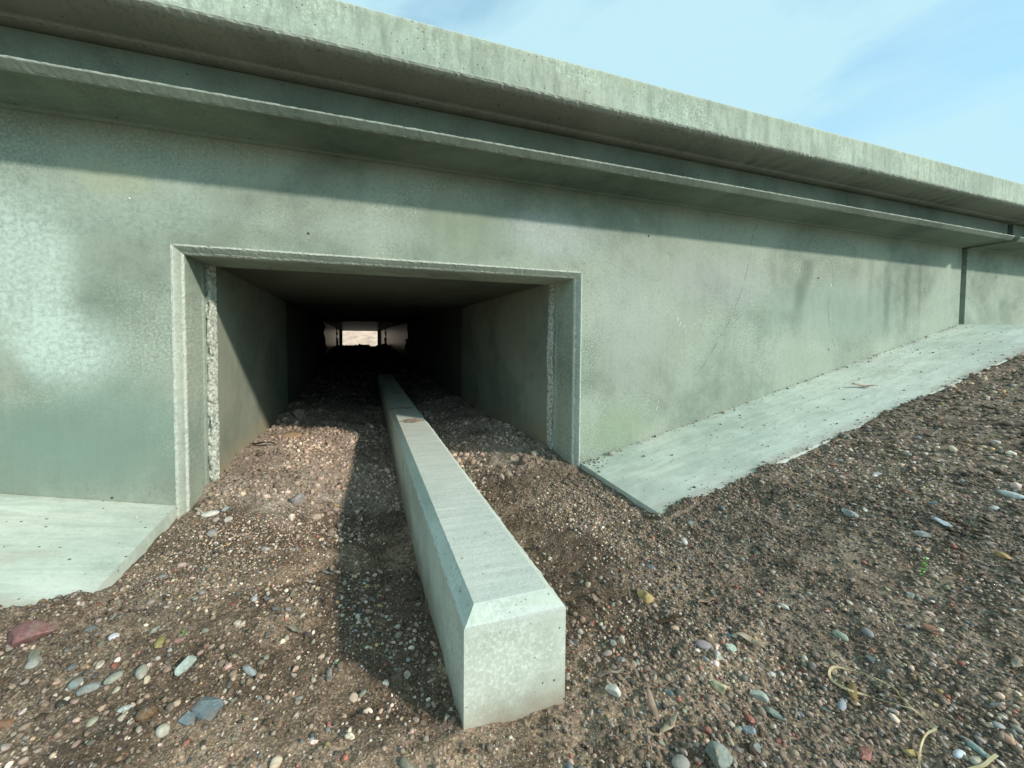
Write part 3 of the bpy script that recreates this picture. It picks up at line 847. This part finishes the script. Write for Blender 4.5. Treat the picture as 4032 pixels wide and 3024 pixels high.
# (x, y, length, width, height, angle, shape, colour, name, label)
RD = math.radians
SP = [
 (-.411, -.358, .046, .036, .026, 20, LUMP[0], (.25, .125, .12), 'red_rock', 'dusky red rock lying against the edge of the left slab'),
 (-.163, -.512, .036, .028, .012, 55, SHARP[0], (.17, .22, .235), 'slate_stone', 'flat blue-grey stone slab, largest stone in the left foreground'),
 (-.178, -.525, .018, .016, .010, 10, SHARP[1], (.19, .235, .245), 'slate_stone', 'small blue-grey chip touching the lower tip of the flat slate slab'),
 (-.206, -.450, .027, .017, .017, 35, SHARP[2], (.46, .52, .45), 'pale_stone', 'pale green-white glossy stone with a dark shadowed side, left foreground'),
 (-.129, -.471, .027, .009, .010, 52, SHARP[3], (.48, .52, .50), 'pale_stone', 'long thin whitish stone splinter left of the beam'),
 (-.298, -.458, .022, .012, .009, 28, ROUND[0], (.30, .32, .30), 'flat_pebble', 'flat blue-grey oval pebble beside a rounder one at left'),
 (-.316, -.447, .014, .013, .010, 0, ROUND[1], (.25, .30, .28), 'round_pebble', 'round grey-green pebble just above the flat blue-grey oval'),
 (-.277, -.453, .017, .011, .009, 40, ROUND[2], (.36, .38, .31), 'oval_pebble', 'sage green oval pebble in the cluster at left'),
 (-.251, -.450, .021, .012, .010, 38, ROUND[3], (.42, .40, .32), 'oval_pebble', 'beige tapering pebble at the right end of the left cluster'),
 (-.220, -.513, .018, .015, .011, 20, ROUND[4], (.19, .11, .055), 'brown_pebble', 'amber brown pebble half buried left of the slate slab'),
 (-.196, -.534, .013, .012, .010, 70, ROUND[5], (.52, .48, .38), 'cream_pebble', 'cream pebble left of the blue-grey chip'),
 (-.310, -.385, .012, .010, .008, 0, ROUND[0], (.66, .64, .64), 'white_pebble', 'white pebble on the pale gravel patch below the left slab'),
 (-.231, -.401, .012, .009, .008, 80, SHARP[4], (.52, .27, .24), 'coral_stone', 'coral pink stone below a tiny green sprout'),
 (-.253, -.401, .021, .010, .007, 22, ROUND[1], (.34, .28, .10), 'ochre_pebble', 'flat olive-ochre pebble left of the coral stone'),
 (-.352, -.488, .018, .009, .009, 15, SHARP[5], (.42, .20, .11), 'orange_stone', 'rust orange stone cut by the left picture edge'),
 (-.248, -.493, .014, .007, .006, 30, ROUND[2], (.52, .60, .56), 'pale_pebble', 'pale sea-blue oval pebble above the amber brown one'),
 (-.141, .039, .050, .036, .036, 60, LUMP[1], (.34, .30, .28), 'grey_rock', 'grey angular rock on the soil at the tunnel mouth'),
 (-.315, -.015, .036, .018, .013, 5, ROUND[3], (.68, .63, .56), 'white_pebble', 'long white pebble near the left foot of the opening'),
 (-.297, -.040, .019, .014, .013, 60, SHARP[1], (.52, .45, .38), 'pink_stone', 'pinkish cube-like stone just below the long white pebble'),
 (-.268, -.056, .017, .014, .012, 10, ROUND[4], (.58, .52, .46), 'pink_pebble', 'pinkish round pebble right of the cube-like stone'),
 (-.289, -.004, .018, .014, .012, 30, SHARP[2], (.33, .36, .36), 'blue_stone', 'bluish faceted stone right above the long white pebble'),
 (.050, -.632, .009, .026, .009, 8, ROUND[5], (.30, .26, .19), 'long_pebble', 'long tan-grey pebble at the bottom edge below the beam'),
 (.450, -.518, .030, .018, .014, -28, SHARP[3], (.52, .36, .15), 'yellow_stone', 'mustard yellow shard right of the beam end'),
 (.633, -.426, .012, .018, .011, 25, ROUND[0], (.72, .68, .60), 'white_pebble', 'egg-shaped white pebble below the right slab corner'),
 (.300, -.629, .018, .015, .014, 20, LUMP[2], (.72, .67, .58), 'white_stone', 'knobbly white stone right of the beam foot'),
 (.431, -.667, .012, .018, .013, 10, LUMP[0], (.58, .52, .32), 'yellow_pebble', 'knobbly cream-yellow stone between the dark gravel'),
 (.463, -.639, .017, .014, .013, 0, LUMP[1], (.74, .69, .60), 'white_stone', 'bright white stone above the knobbly cream-yellow one'),
 (.468, -.687, .020, .014, .012, -15, LUMP[2], (.46, .48, .40), 'grey_stone', 'cream-grey lumpy stone left of the straw loop'),
 (.356, -.724, .030, .026, .020, 15, LUMP[1], (.26, .29, .25), 'grey_rock', 'large grey-green rock on the bottom edge right of the beam'),
 (.321, -.711, .020, .015, .010, -30, ROUND[1], (.40, .37, .32), 'oval_pebble', 'smooth grey oval pebble left of the large grey-green rock'),
 (.428, -.704, .018, .010, .009, -40, SHARP[4], (.42, .16, .12), 'red_stone', 'bright red shard between grey pebbles at lower right'),
 (.415, -.714, .011, .014, .009, 15, SHARP[5], (.30, .35, .35), 'grey_stone', 'blue-grey stone just below the bright red shard'),
 (.504, -.770, .024, .010, .009, -40, SHARP[0], (.38, .15, .12), 'red_stone', 'long red stone at the bottom edge, left of the straw end'),
 (.589, -.804, .014, .007, .007, -50, ROUND[2], (.66, .70, .72), 'white_pebble', 'white oval pebble at the bottom edge right of the straw'),
 (.594, -.813, .013, .008, .007, -50, ROUND[3], (.44, .43, .30), 'tan_pebble', 'olive-tan pebble touching the white oval at the bottom edge'),
 (.610, -.807, .020, .007, .006, -22, ROUND[4], (.32, .42, .38), 'teal_pebble', 'flat teal-grey pebble above the white oval at lower right'),
 (.742, -.724, .021, .013, .013, -30, SHARP[1], (.38, .19, .13), 'brick_chip', 'terracotta red chip lying above the straw loop'),
 (.970, -.710, .018, .012, .012, -20, SHARP[2], (.46, .31, .14), 'amber_stone', 'amber stone near the right edge'),
 (.938, -.534, .032, .013, .013, -15, SHARP[3], (.50, .55, .54), 'pale_stone', 'blue-white angular stone out on the right slope'),
 (1.189, -.651, .036, .015, .012, -12, ROUND[5], (.60, .64, .58), 'pale_pebble', 'long pale pebble at the right edge of the slope'),
 (.642, -.677, .018, .011, .010, -5, ROUND[0], (.36, .40, .30), 'green_pebble', 'green-grey barrel-shaped pebble above the straw loop'),
 (.644, -.817, .012, .007, .006, -35, ROUND[1], (.60, .34, .22), 'orange_pebble', 'salmon orange pebble alone near the lower right corner'),
 (.547, -.729, .022, .008, .007, -42, ROUND[2], (.34, .36, .38), 'long_pebble', 'long blue-grey pebble below the straw loop'),
 (.466, -.709, .020, .011, .009, 15, SHARP[4], (.26, .30, .25), 'grey_stone', 'grey-green wedge right of the bright red shard'),
 (1.012, -.629, .028, .013, .012, -30, SHARP[5], (.46, .52, .54), 'pale_stone', 'broken blue-white stone among smaller chips on the slope'),
 (.952, -.632, .022, .013, .014, 10, SHARP[0], (.52, .53, .50), 'pale_stone', 'whitish block-shaped stone below the broken blue-white one'),
 (.642, .960, .066, .05, .048, 30, CLODS[2], (.17, .13, .10), 'soil_clod', 'dark lump of soil by the right tunnel wall'),
 (-.256, .960, .075, .060, .060, 30, CLODS[0], (.36, .29, .23), 'soil_clod', 'pale clod half in shadow at the back of the sunlit soil'),
 (-.235, .590, .078, .044, .034, 12, CLODS[1], (.46, .32, .20), 'soil_clod', 'orange-tan clod by the left tunnel wall'),
 (.507, .074, .036, .030, .028, 0, CLODS[0], (.28, .22, .17), 'soil_clod', 'crumbly clod right of the beam in the tunnel mouth'),
 (.773, -.016, .020, .017, .017, 25, LUMP[0], (.42, .36, .32), 'grey_stone', 'small rounded stone lying on the right slab against the wall'),
 (.458, -.621, .021, .013, .009, -12, ROUND[3], (.36, .30, .30), 'mauve_pebble', 'smooth mauve pebble left of the mottled green-white stone'),
 (.488, -.636, .018, .011, .011, -30, SHARP[1], (.50, .56, .46), 'green_stone', 'mottled green-white stone right of the smooth mauve pebble'),
 (-.386, -.394, .036, .011, .008, 35, SHARP[2], (.26, .26, .19), 'stone_sliver', 'long olive-grey stone sliver below the red rock'),
 (-.380, -.404, .016, .013, .009, 20, ROUND[4], (.40, .41, .36), 'grey_pebble', 'light grey pebble next to the olive-grey sliver'),
 (-.20, .48, .022, .018, .015, 0, CLODS[2], (.42, .34, .27), 'soil_clod', 'small pale clod in front of the orange-tan one'),
 (-.285, -.105, .022, .018, .015, 0, SHARP[3], (.30, .28, .25), 'grey_stone', 'grey-brown stone in the moist soil left of the beam mouth'),
]
for (x, y, L, Wd, H, a, me, c, nm, lb) in SP:
    put_stone(me, nm, x, y, L * 1.06, Wd * 1.06, H, RD(a), c, .30, lb, 'soil clod' if 'clod' in nm else ('pebble' if 'pebble' in nm else 'stone'))

PAL = [((.30, .31, .29), 'grey'), ((.52, .50, .45), 'whitish'), ((.38, .30, .25), 'pinkish beige'), ((.16, .18, .18), 'dark grey'), ((.36, .12, .09), 'brick red'),
       ((.44, .30, .12), 'ochre'), ((.23, .26, .26), 'blue-grey'), ((.27, .29, .22), 'olive grey')]
PW = [.18, .10, .24, .14, .06, .06, .07, .10]
taken = [(s[0], s[1], s[2]) for s in SP]
def blocked(x, y, rad=.0):
    if .085 - rad < x - (y + .605) * .0236 < .275 + rad and y > -.63 - rad: return True
    if (x > .66 or x < -.375) and -SLAB_W - .004 < y < .15: return True
    return False
REFS = [(s_[0], s_[1], s_[9]) for s_ in SP if 'clod' not in s_[8]]
SHORT = {}
for rx_, ry_, lb_ in REFS:
    w_ = lb_.replace(',', ' ').split()
    for stop in ('lying', 'beside', 'just', 'in', 'at', 'left', 'above', 'below', 'right', 'touching', 'near', 'cut', 'on', 'between', 'alone', 'half', 'out', 'among', 'with', 'by', 'largest', 'next', 'of'):
        if stop in w_[1:]: w_ = w_[:w_.index(stop, 1)]
    SHORT[lb_] = ' '.join(w_)
used_labels = {}
def describe(cnm, rounded, s, x, y):
    # the nearest landmark stones, and on which side of them this one lies (as seen from the path)
    vr = (0.95, -0.31)
    sz = 'tiny' if s < .0085 else ('small' if s < .011 else 'larger')
    kind = 'pebble' if rounded else 'chip'
    best = None
    for rx_, ry_, lb_ in sorted(REFS, key=lambda q: (q[0] - x) ** 2 + (q[1] - y) ** 2)[:6]:
        dx, dy = x - rx_, y - ry_
        a = dx * .95 - dy * .31; b = dx * .31 + dy * .95
        if abs(a) > abs(b) * 2: side = 'right of' if a > 0 else 'left of'
        elif abs(b) > abs(a) * 2: side = 'behind' if b > 0 else 'in front of'
        else: side = ('behind and ' if b > 0 else 'in front and ') + ('right of' if a > 0 else 'left of')
        dd = math.hypot(dx, dy)
        far = 'just ' if dd < .035 else ('' if dd < .09 else 'well ')
        lab = '%s %s %s %s%s the %s' % (sz, cnm, kind, far, side, SHORT[lb_])
        best = best or lab
        if lab not in used_labels and len(lab.split()) <= 16:
            used_labels[lab] = 1
            return lab
    return best
cnt = 0; tries = 0
SOLO = 235
while cnt < SOLO and tries < 20000:
    tries += 1
    u = random.random()
    if u < .36: x, y = random.uniform(-.50, .10), random.uniform(-.66, -.16)
    elif u < .93: x, y = random.uniform(.20, 1.2), random.uniform(-.85, -.34)
    else: x, y = random.uniform(-.33, .60), random.uniform(-.15, .45)
    # only where the picture looks
    d = math.hypot(x, y + 1)
    if y < -.52 - .3 * max(x, 0) - .12 * (x > .1) and x < .1 and y < -.60: continue
    if blocked(x, y, .008): continue
    ci = random.choices(range(len(PAL)), PW)[0]
    c, cnm = PAL[ci]
    s = min(.017, max(.0075, random.lognormvariate(math.log(.0092), .26))) * (1 + .35 * sstep(.7, 1.5, d))
    if any((x - a) ** 2 + (y - b) ** 2 < (.55 * (s + q)) ** 2 for a, b, q in taken): continue
    taken.append((x, y, s))
    f = random.uniform(.82, 1.2)
    c = tuple(v * f * random.uniform(.95, 1.05) for v in c)
    rounded = random.random() < .33
    put_stone(random.choice(ROUND if rounded else SHARP), 'pebble', x, y, s, s * random.uniform(.55, .9), s * random.uniform(.38, .7), random.uniform(0, 6.28), c, .32,
              describe(cnm, rounded, s, x, y), 'pebble', '%s %s in the gravel' % (cnm, 'rounded pebbles' if rounded else 'stone chips'), random.uniform(-.25, .25))
    cnt += 1

def scatter(name, label, n, region, size, pal, pw, seed, dens=None, sink=.35, sub=1, mat=None, flat=(.45, .8), onslab=False):
    r = np.random.default_rng(seed)
    x = r.uniform(region[0], region[1], n); y = r.uniform(region[2], region[3], n)
    keep = np.ones(n, bool)
    bx_ = x - (y + .605) * .0236
    keep &= ~((bx_ > .110) & (bx_ < .252) & (y > -.612))
    if not onslab:
        keep &= ~(((x > .668) | (x < -.379)) & (y > -SLAB_W) & (y < .14) & ~(ground_z(x, y) > slab_top(x, y)))
        keep &= ~(((x > .640) | (x < -.348)) & (y >= .0))
    if dens is not None: keep &= r.random(n) < dens(x, y)
    x, y = x[keep], y[keep]; n = len(x)
    z = ground_z(x, y)
    if onslab: z = np.maximum(z, slab_top(x, y))
    s = np.clip(np.exp(r.normal(np.log(size[0]), size[1], n)), size[2], size[3])
    P, F = (IV1, IF1) if sub == 1 else (IV2, IF2)
    m = len(P)
    if sub == 2:          # broken faces: clip every stone by a few random planes
        D = np.repeat(P[None], n, 0)
        for _ in range(7):
            pd = r.normal(size=(n, 1, 3)); pd /= np.linalg.norm(pd, axis=2, keepdims=True); kk = r.uniform(.45, .8, (n, 1))
            D = D - np.maximum((D * pd).sum(2) - kk, 0)[..., None] * pd
        D = D * 1.25
    else:
        D = P[None] * (1 + r.uniform(-.28, .22, (n, m, 1)))
    sc = np.stack([s, s * r.uniform(.55, 1., n), s * r.uniform(flat[0], flat[1], n)], 1) * .5
    D = D * sc[:, None, :]
    a = r.uniform(0, 6.283, n); t = r.normal(0, .3, n)
    ct, st = np.cos(t)[:, None], np.sin(t)[:, None]
    X_, Z_ = D[..., 0] * ct + D[..., 2] * st, -D[..., 0] * st + D[..., 2] * ct
    ca, sa = np.cos(a)[:, None], np.sin(a)[:, None]
    X2, Y2 = X_ * ca - D[..., 1] * sa, X_ * sa + D[..., 1] * ca
    Vv = np.stack([X2 + x[:, None], Y2 + y[:, None], Z_ + (z + sc[:, 2] * (1 - 2 * sink))[:, None]], -1).reshape(-1, 3)
    Ff = (F[None] + (np.arange(n) * m)[:, None, None]).reshape(-1, 3)
    ci = r.choice(len(pal), n, p=np.array(pw) / sum(pw))
    C_ = np.array(pal)[ci] * r.uniform(.42, 1.5, (n, 1)) * r.uniform(.94, 1.06, (n, 3)) * np.array([1.05, .985, .965])
    C_ = C_ * (1 - .72 * sstep(.9, 1.7, y))[:, None]  # pieces coloured darker inside the tunnel, painted shade
    C_ = C_ * np.clip(1 + 1.1 * vnoise(x * 6, y * 6, 71) + .5 * vnoise(x * 17, y * 17, 72), .45, 1.6)[:, None]
    C_ = np.repeat(np.concatenate([C_, np.ones((n, 1))], 1), m, 0)
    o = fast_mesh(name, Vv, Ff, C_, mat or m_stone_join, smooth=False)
    tag(o, label, kind='stuff')
    print(name, n, 'tris', len(Ff))
    return o
GP = [(.28, .22, .16), (.17, .128, .085), (.40, .345, .265), (.58, .52, .43), (.46, .345, .26), (.09, .09, .08), (.37, .15, .11), (.46, .33, .15), (.27, .29, .28), (.33, .32, .22)]
GW = [.22, .17, .17, .13, .15, .11, .022, .022, .035, .05]
def field(x, y):
    """stonier drifts and barer soil"""
    f = .62 + 1.3 * vnoise(x * 5, y * 5, 51) + .7 * vnoise(x * 14, y * 14, 52)
    side = sstep(.10, .45, np.abs(x - .12))
    f = f * (.45 + .55 * side) + .18 * side
    return np.clip(f * (1 - .8 * sstep(-.06, .06, y)), .05, 1)
scatter('gravel', 'fine mixed gravel covering the brown soil in the foreground', 95000, (-.55, 1.25, -.95, .12), (.0036, .42, .0018, .0100), GP, GW, 61, field)
def mid_d(x, y):
    return np.clip(.25 + 1.5 * vnoise(x * 6, y * 6, 91) + .35 * sstep(.3, .7, x) + .25 * sstep(-.5, -.65, y), .03, 1) * (1 - .85 * sstep(-.30, -.12, y))
scatter('gravel', 'coarser broken stones lying among the fine gravel', 5200, (-.52, 1.25, -.92, .0), (.0072, .22, .005, .0115), GP, GW, 69, mid_d, sub=2, sink=.3, flat=(.4, .75))
scatter('gravel', 'mixed gravel on the slope rising to the right', 30000, (1.2, 3.6, -1.6, -.32), (.0075, .40, .004, .020), GP, GW, 62)
scatter('gravel', 'gravel on the open ground in front of the wall, beside and behind the view', 9000, (-2.6, -.5, -1.6, -.32), (.010, .35, .005, .02), GP, GW, 63)
scatter('gravel', 'mixed gravel in the nearest foreground, at the feet of the viewer', 12000, (-.6, 1.3, -1.8, -.95), (.0065, .35, .004, .014), GP, GW, 70)
CP = [(.48, .375, .29), (.58, .46, .365), (.36, .27, .20), (.64, .54, .44)]
CW = [.4, .3, .22, .08]
def crumbs_d(x, y):
    return np.clip(sstep(-.10, .10, y + .5 * vnoise(x * 8, y * 8, 53) + .06 * sstep(.1, -.1, x)) * (.55 + .8 * vnoise(x * 6, y * 6, 54)) , 0, 1) * (1 - .5 * sstep(.9, 1.6, y))
scatter('soil_crumbs', 'dry pale soil crumbs spilling from the tunnel mouth', 38000, (-.35, .645, -.12, 2.2), (.0070, .52, .003, .032), CP, CW, 64, crumbs_d, sink=.4, flat=(.6, .95))
scatter('soil_crumbs', 'clods and crumbs on the dark tunnel floor up to the far exit', 2600, (-.34, .63, 2.2, 8.8), (.030, .5, .012, .09), [(.10, .08, .062)], [1], 65, None, sink=.3, flat=(.6, .95))  # crumb colour carries the shade of the deep tunnel
DP = [(.12, .085, .058), (.18, .135, .095), (.23, .18, .13)]
scatter('soil_crumbs', 'moist dark soil crumbs around the gravel', 14000, (-.5, 1.1, -.90, .15), (.0050, .40, .0025, .013), DP, [.35, .4, .25], 66, lambda x, y: np.clip(.55 + 1.2 * vnoise(x * 7, y * 7, 57), .1, 1), sink=.42, flat=(.6, .95))
# crumbs fallen on the slabs
def on_slab_d(x, y):
    nearwall = np.exp(-((y + .004) / .012) ** 2) * .55
    corner = np.exp(-(((x - .70) / .035) ** 2 + ((y + .03) / .028) ** 2)) * 1.0
    outer = np.exp(-((y + .322) / .012) ** 2) * .6 * (.35 + .65 * (x < 1.3))
    return np.clip((nearwall + corner + outer + .022) * (x > .676), 0, 1)
scatter('slab_litter', 'soil crumbs and grit strewn over the right foot slab', 9000, (.676, 2.75, -.328, -.002), (.0042, .35, .002, .009), [(.10, .085, .07), (.30, .24, .19), (.42, .36, .30)], [.3, .4, .3], 67, on_slab_d, sink=.25, onslab=True)
scatter('slab_litter', 'a little grit at the edge of the left foot slab', 1800, (-.9, -.388, -.328, -.002), (.0040, .35, .002, .008), [(.22, .18, .14), (.42, .36, .30)], [.5, .5], 68,
        lambda x, y: np.clip(np.exp(-((y + .326) / .010) ** 2) * .5 + .012, 0, 1), sink=.25, onslab=True)

# ---------------------------------------------------------------- leaves, sticks, straw
def leaf(name, x, y, L, Wd, ang, colr, label, lift=.004, curl=.25, cat='leaf', vein=True):
    n = 12; V = []; F = []
    r = random.Random(int(x * 1e4) ^ int(y * 1e4))
    bend = r.uniform(-.15, .15)
    for i in range(n + 1):
        t = i / n; w_ = Wd * .5 * (math.sin(math.pi * min(max(t, .0), 1)) ** .75) * (1 - .25 * t) + Wd * .02
        cx = (t - .5) * L; cy = bend * L * math.sin(math.pi * t); cz = curl * L * (t - .5) ** 2 + .04 * L * math.sin(t * 9)
        V += [(cx, cy - w_, cz + w_ * .55 + r.uniform(0, .0006)), (cx, cy, cz), (cx, cy + w_, cz + w_ * .5 + r.uniform(0, .0006))]
    th = .0005
    m = len(V)
    V = V + [(a, b, c - th) for a, b, c in V]
    for i in range(n):
        a = 3 * i
        F += [(a, a + 3, a + 4, a + 1), (a + 1, a + 4, a + 5, a + 2)]
        F += [(m + a + 1, m + a + 4, m + a + 3, m + a), (m + a + 2, m + a + 5, m + a + 4, m + a + 1)]
        F += [(a, m + a, m + a + 3, a + 3), (a + 2, a + 5, m + a + 5, m + a + 2)]
    o = obj_from(name, V, F, m_leaf, smooth=True)
    q = normal_at(x, y, .02).to_track_quat('Z', 'Y').to_matrix().to_4x4()
    o.matrix_world = Matrix.Translation((x, y, surf(x, y) + lift)) @ q @ Matrix.Rotation(ang, 4, 'Z')
    o.color = (*colr, 1)
    tag(o, label, cat)
    return o
for (x, y, L, Wd, a, c, lb) in [
    (.537, -.559, .034, .010, -22, (.42, .30, .20), 'tan leaf lying flat above the mauve pebble, right of the beam'),
    (.379, -.492, .026, .010, -15, (.36, .26, .19), 'brown-tan leaf left of the mustard yellow shard'),
    (.335, -.658, .034, .009, 108, (.42, .30, .22), 'pinkish tan leaf pointing down beside the yellow straw-coloured one'),
    (.338, -.680, .030, .007, 78, (.48, .42, .28), 'straw yellow curled leaf at the bottom right of the beam'),
    (.336, -.487, .024, .006, -8, (.09, .065, .05), 'dark brown leaf close to the right side of the beam end'),
    (-.099, -.325, .032, .009, -5, (.30, .27, .19), 'olive-grey leaf lying level on the soil left of the beam'),
    (-.086, -.413, .024, .009, 75, (.30, .27, .20), 'olive-grey leaf standing steeply, below the level one'),
    (-.032, -.498, .020, .007, 40, (.31, .29, .24), 'grey leaf close to the left foot of the beam'),
    (-.040, -.240, .032, .008, -12, (.33, .31, .26), 'light grey leaf crossing another near the beam side'),
    (-.052, -.252, .030, .007, 55, (.24, .22, .19), 'darker grey leaf crossing under the light grey one'),
    (.632, -.393, .030, .006, -3, (.42, .34, .27), 'narrow pale-edged leaf below the right slab corner'),
    (.680, -.417, .026, .008, -28, (.27, .21, .16), 'narrow brown leaf up the slope from the egg-shaped pebble'),
    (.360, -.308, .022, .010, 20, (.10, .075, .08), 'dark purple leaf against the right side of the beam'),
    (.523, -.637, .034, .011, -20, (.46, .38, .28), 'beige leaf above the bright white stone'),
    (.759, -.787, .024, .008, -35, (.40, .36, .27), 'grey-beige leaf cut by the right picture edge'),
    (.572, -.729, .032, .010, -22, (.33, .23, .10), 'brown leaf tucked under the straw loop'),
    (1.720, -.174, .070, .018, 5, (.50, .40, .32), 'pinkish beige leaf out on the right slab'),
    (1.256, -.018, .034, .014, 12, (.36, .38, .26), 'olive leaf on the right slab against the wall'),
    (.700, -.012, .022, .008, 40, (.12, .09, .07), 'dark leaf sticking up where the right slab meets the opening'),
    (.62, -.50, .026, .007, 10, (.30, .24, .18), 'thin brown leaf on the slope between the egg pebble and the tan leaf')]:
    leaf('dry_leaf', x, y, L, Wd, RD(a), c, lb)

def ribbon(name, pts, wd, colr, label, cat, th=.0006, twist=0., lift=None):
    """flat blade swept along points (dense spline), with real thickness"""
    P = [Vector(p) for p in pts]
    Q = []
    for i in range(len(P) - 1):
        p0, p1, p2, p3 = P[max(i - 1, 0)], P[i], P[i + 1], P[min(i + 2, len(P) - 1)]
        for k in range(5):
            t = k / 5
            Q.append(.5 * ((2 * p1) + (p2 - p0) * t + (2 * p0 - 5 * p1 + 4 * p2 - p3) * t * t + (3 * p1 - p0 - 3 * p2 + p3) * t ** 3))
    Q.append(P[-1])
    V, F = [], []
    n = len(Q)
    for i, q in enumerate(Q):
        d = (Q[min(i + 1, n - 1)] - Q[max(i - 1, 0)]).normalized()
        s = d.cross(Vector((0, 0, 1))).normalized()
        a = twist * math.sin(i * .21)
        up = s.cross(d).normalized()
        s2 = s * math.cos(a) + up * math.sin(a); u2 = s2.cross(d)
        w_ = (wd(i / (n - 1)) if callable(wd) else wd) * .5
        V += [q - s2 * w_ - u2 * th, q + s2 * w_ - u2 * th, q + s2 * w_ + u2 * th, q - s2 * w_ + u2 * th]
    for i in range(n - 1):
        a = 4 * i
        for k in range(4): F.append((a + k, a + (k + 1) % 4, a + 4 + (k + 1) % 4, a + 4 + k))
    F += [(3, 2, 1, 0), (4 * n - 4, 4 * n - 3, 4 * n - 2, 4 * n - 1)]
    o = obj_from(name, V, F, m_leaf, smooth=False)
    o.color = (*colr, 1); tag(o, label, cat)
    return o
def onground(pts, lifts):
    return [(x, y, surf(x, y) + l) for (x, y), l in zip(pts, lifts)]
sp = [(.598, -.765), (.606, -.752), (.612, -.745), (.612, -.732), (.607, -.724), (.601, -.713), (.591, -.705), (.583, -.701), (.574, -.702), (.567, -.706), (.565, -.712), (.570, -.723), (.581, -.734), (.582, -.746), (.588, -.758), (.597, -.767), (.598, -.774), (.597, -.781), (.595, -.785), (.584, -.783), (.567, -.786), (.548, -.792), (.540, -.796)]
lf = [.004, .005, .006, .006, .007, .006, .006, .006, .006, .006, .005, .005, .005, .005, .005, .004, .004, .004, .006, .005, .004, .003, .002]
ribbon('dry_straw', onground(sp, lf), lambda t: .0013 + .0016 * math.sin(math.pi * min(1, t * 1.05)), (.56, .46, .26), 'yellow dried grass blade curled into a long loop at lower right', 'straw', .0003, .9)
ribbon('dry_straw', onground([(.614, -.8195), (.603, -.819), (.592, -.8185), (.580, -.8155), (.572, -.814)], [.006, .005, .003, .003, .002]), .0024, (.70, .60, .34), 'short pale piece of straw at the bottom edge, right of the loop', 'straw', .0003)
ribbon('twig', onground([(.470, -.572), (.458, -.569), (.447, -.567), (.434, -.562)], [.004, .004, .004, .003]), .004, (.10, .065, .04), 'short dark twig right of the mustard yellow shard', 'twig', .001)
ribbon('twig', onground([(.302, -.604), (.312, -.609), (.322, -.611), (.333, -.609)], [.003, .005, .005, .003]), .0018, (.36, .30, .24), 'thin bent grey twig above the knobbly white stone', 'twig', .0007)
ribbon('twig', onground([(-.352, .010), (-.340, -.001), (-.326, -.016)], [.006, .006, .004]), .005, (.52, .46, .34), 'pale wood splinter by the left foot of the opening', 'twig', .0015)
ribbon('bark_strip', onground([(-.335, .44), (-.315, .425), (-.295, .42), (-.275, .428), (-.262, .44)], [.004, .012, .020, .016, .006]), lambda t: .012 * math.sin(math.pi * (t * .9 + .05)), (.05, .042, .035), 'curled black bark strip on the sunlit soil by the left tunnel wall', 'bark', .002, .4)
# seedlings
def seedling(x, y, h, k, label, lean):
    z = surf(x, y)
    t = thing('seedling', label, 'seedling', (x, y, z))
    def ps(o): o.parent = t; o.location = -Vector(t.location); return o
    o = ribbon('stem', [(x, y, z - .002), (x + lean * .3, y, z + h * .5), (x + lean, y, z + h)], .0011, (.12, .30, .05), None, None, .0004); ps(o)
    for i in range(k):
        f = (i + 1) / k; s = 1 if i % 2 else -1
        bx0, bz0 = x + lean * f * f, z + h * f
        ll = h * .30 * (1.15 - .6 * f)
        o = ribbon('leaf', [(bx0, y, bz0), (bx0 + s * ll * .5, y - .001, bz0 + ll * .3), (bx0 + s * ll, y - .002, bz0 + ll * .25)], lambda t: .0026 * math.sin(math.pi * (t * .85 + .12)), (.13, .40, .06), None, None, .0003); ps(o)
    for c_ in t.children:
        for kk in ('label', 'category'):
            if kk in c_: del c_[kk]
seedling(.845, -.673, .030, 7, 'slender green seedling with paired leaflets out on the right slope', .008)
seedling(-.231, -.389, .006, 3, 'tiny bright green sprout above the coral pink stone', .001)
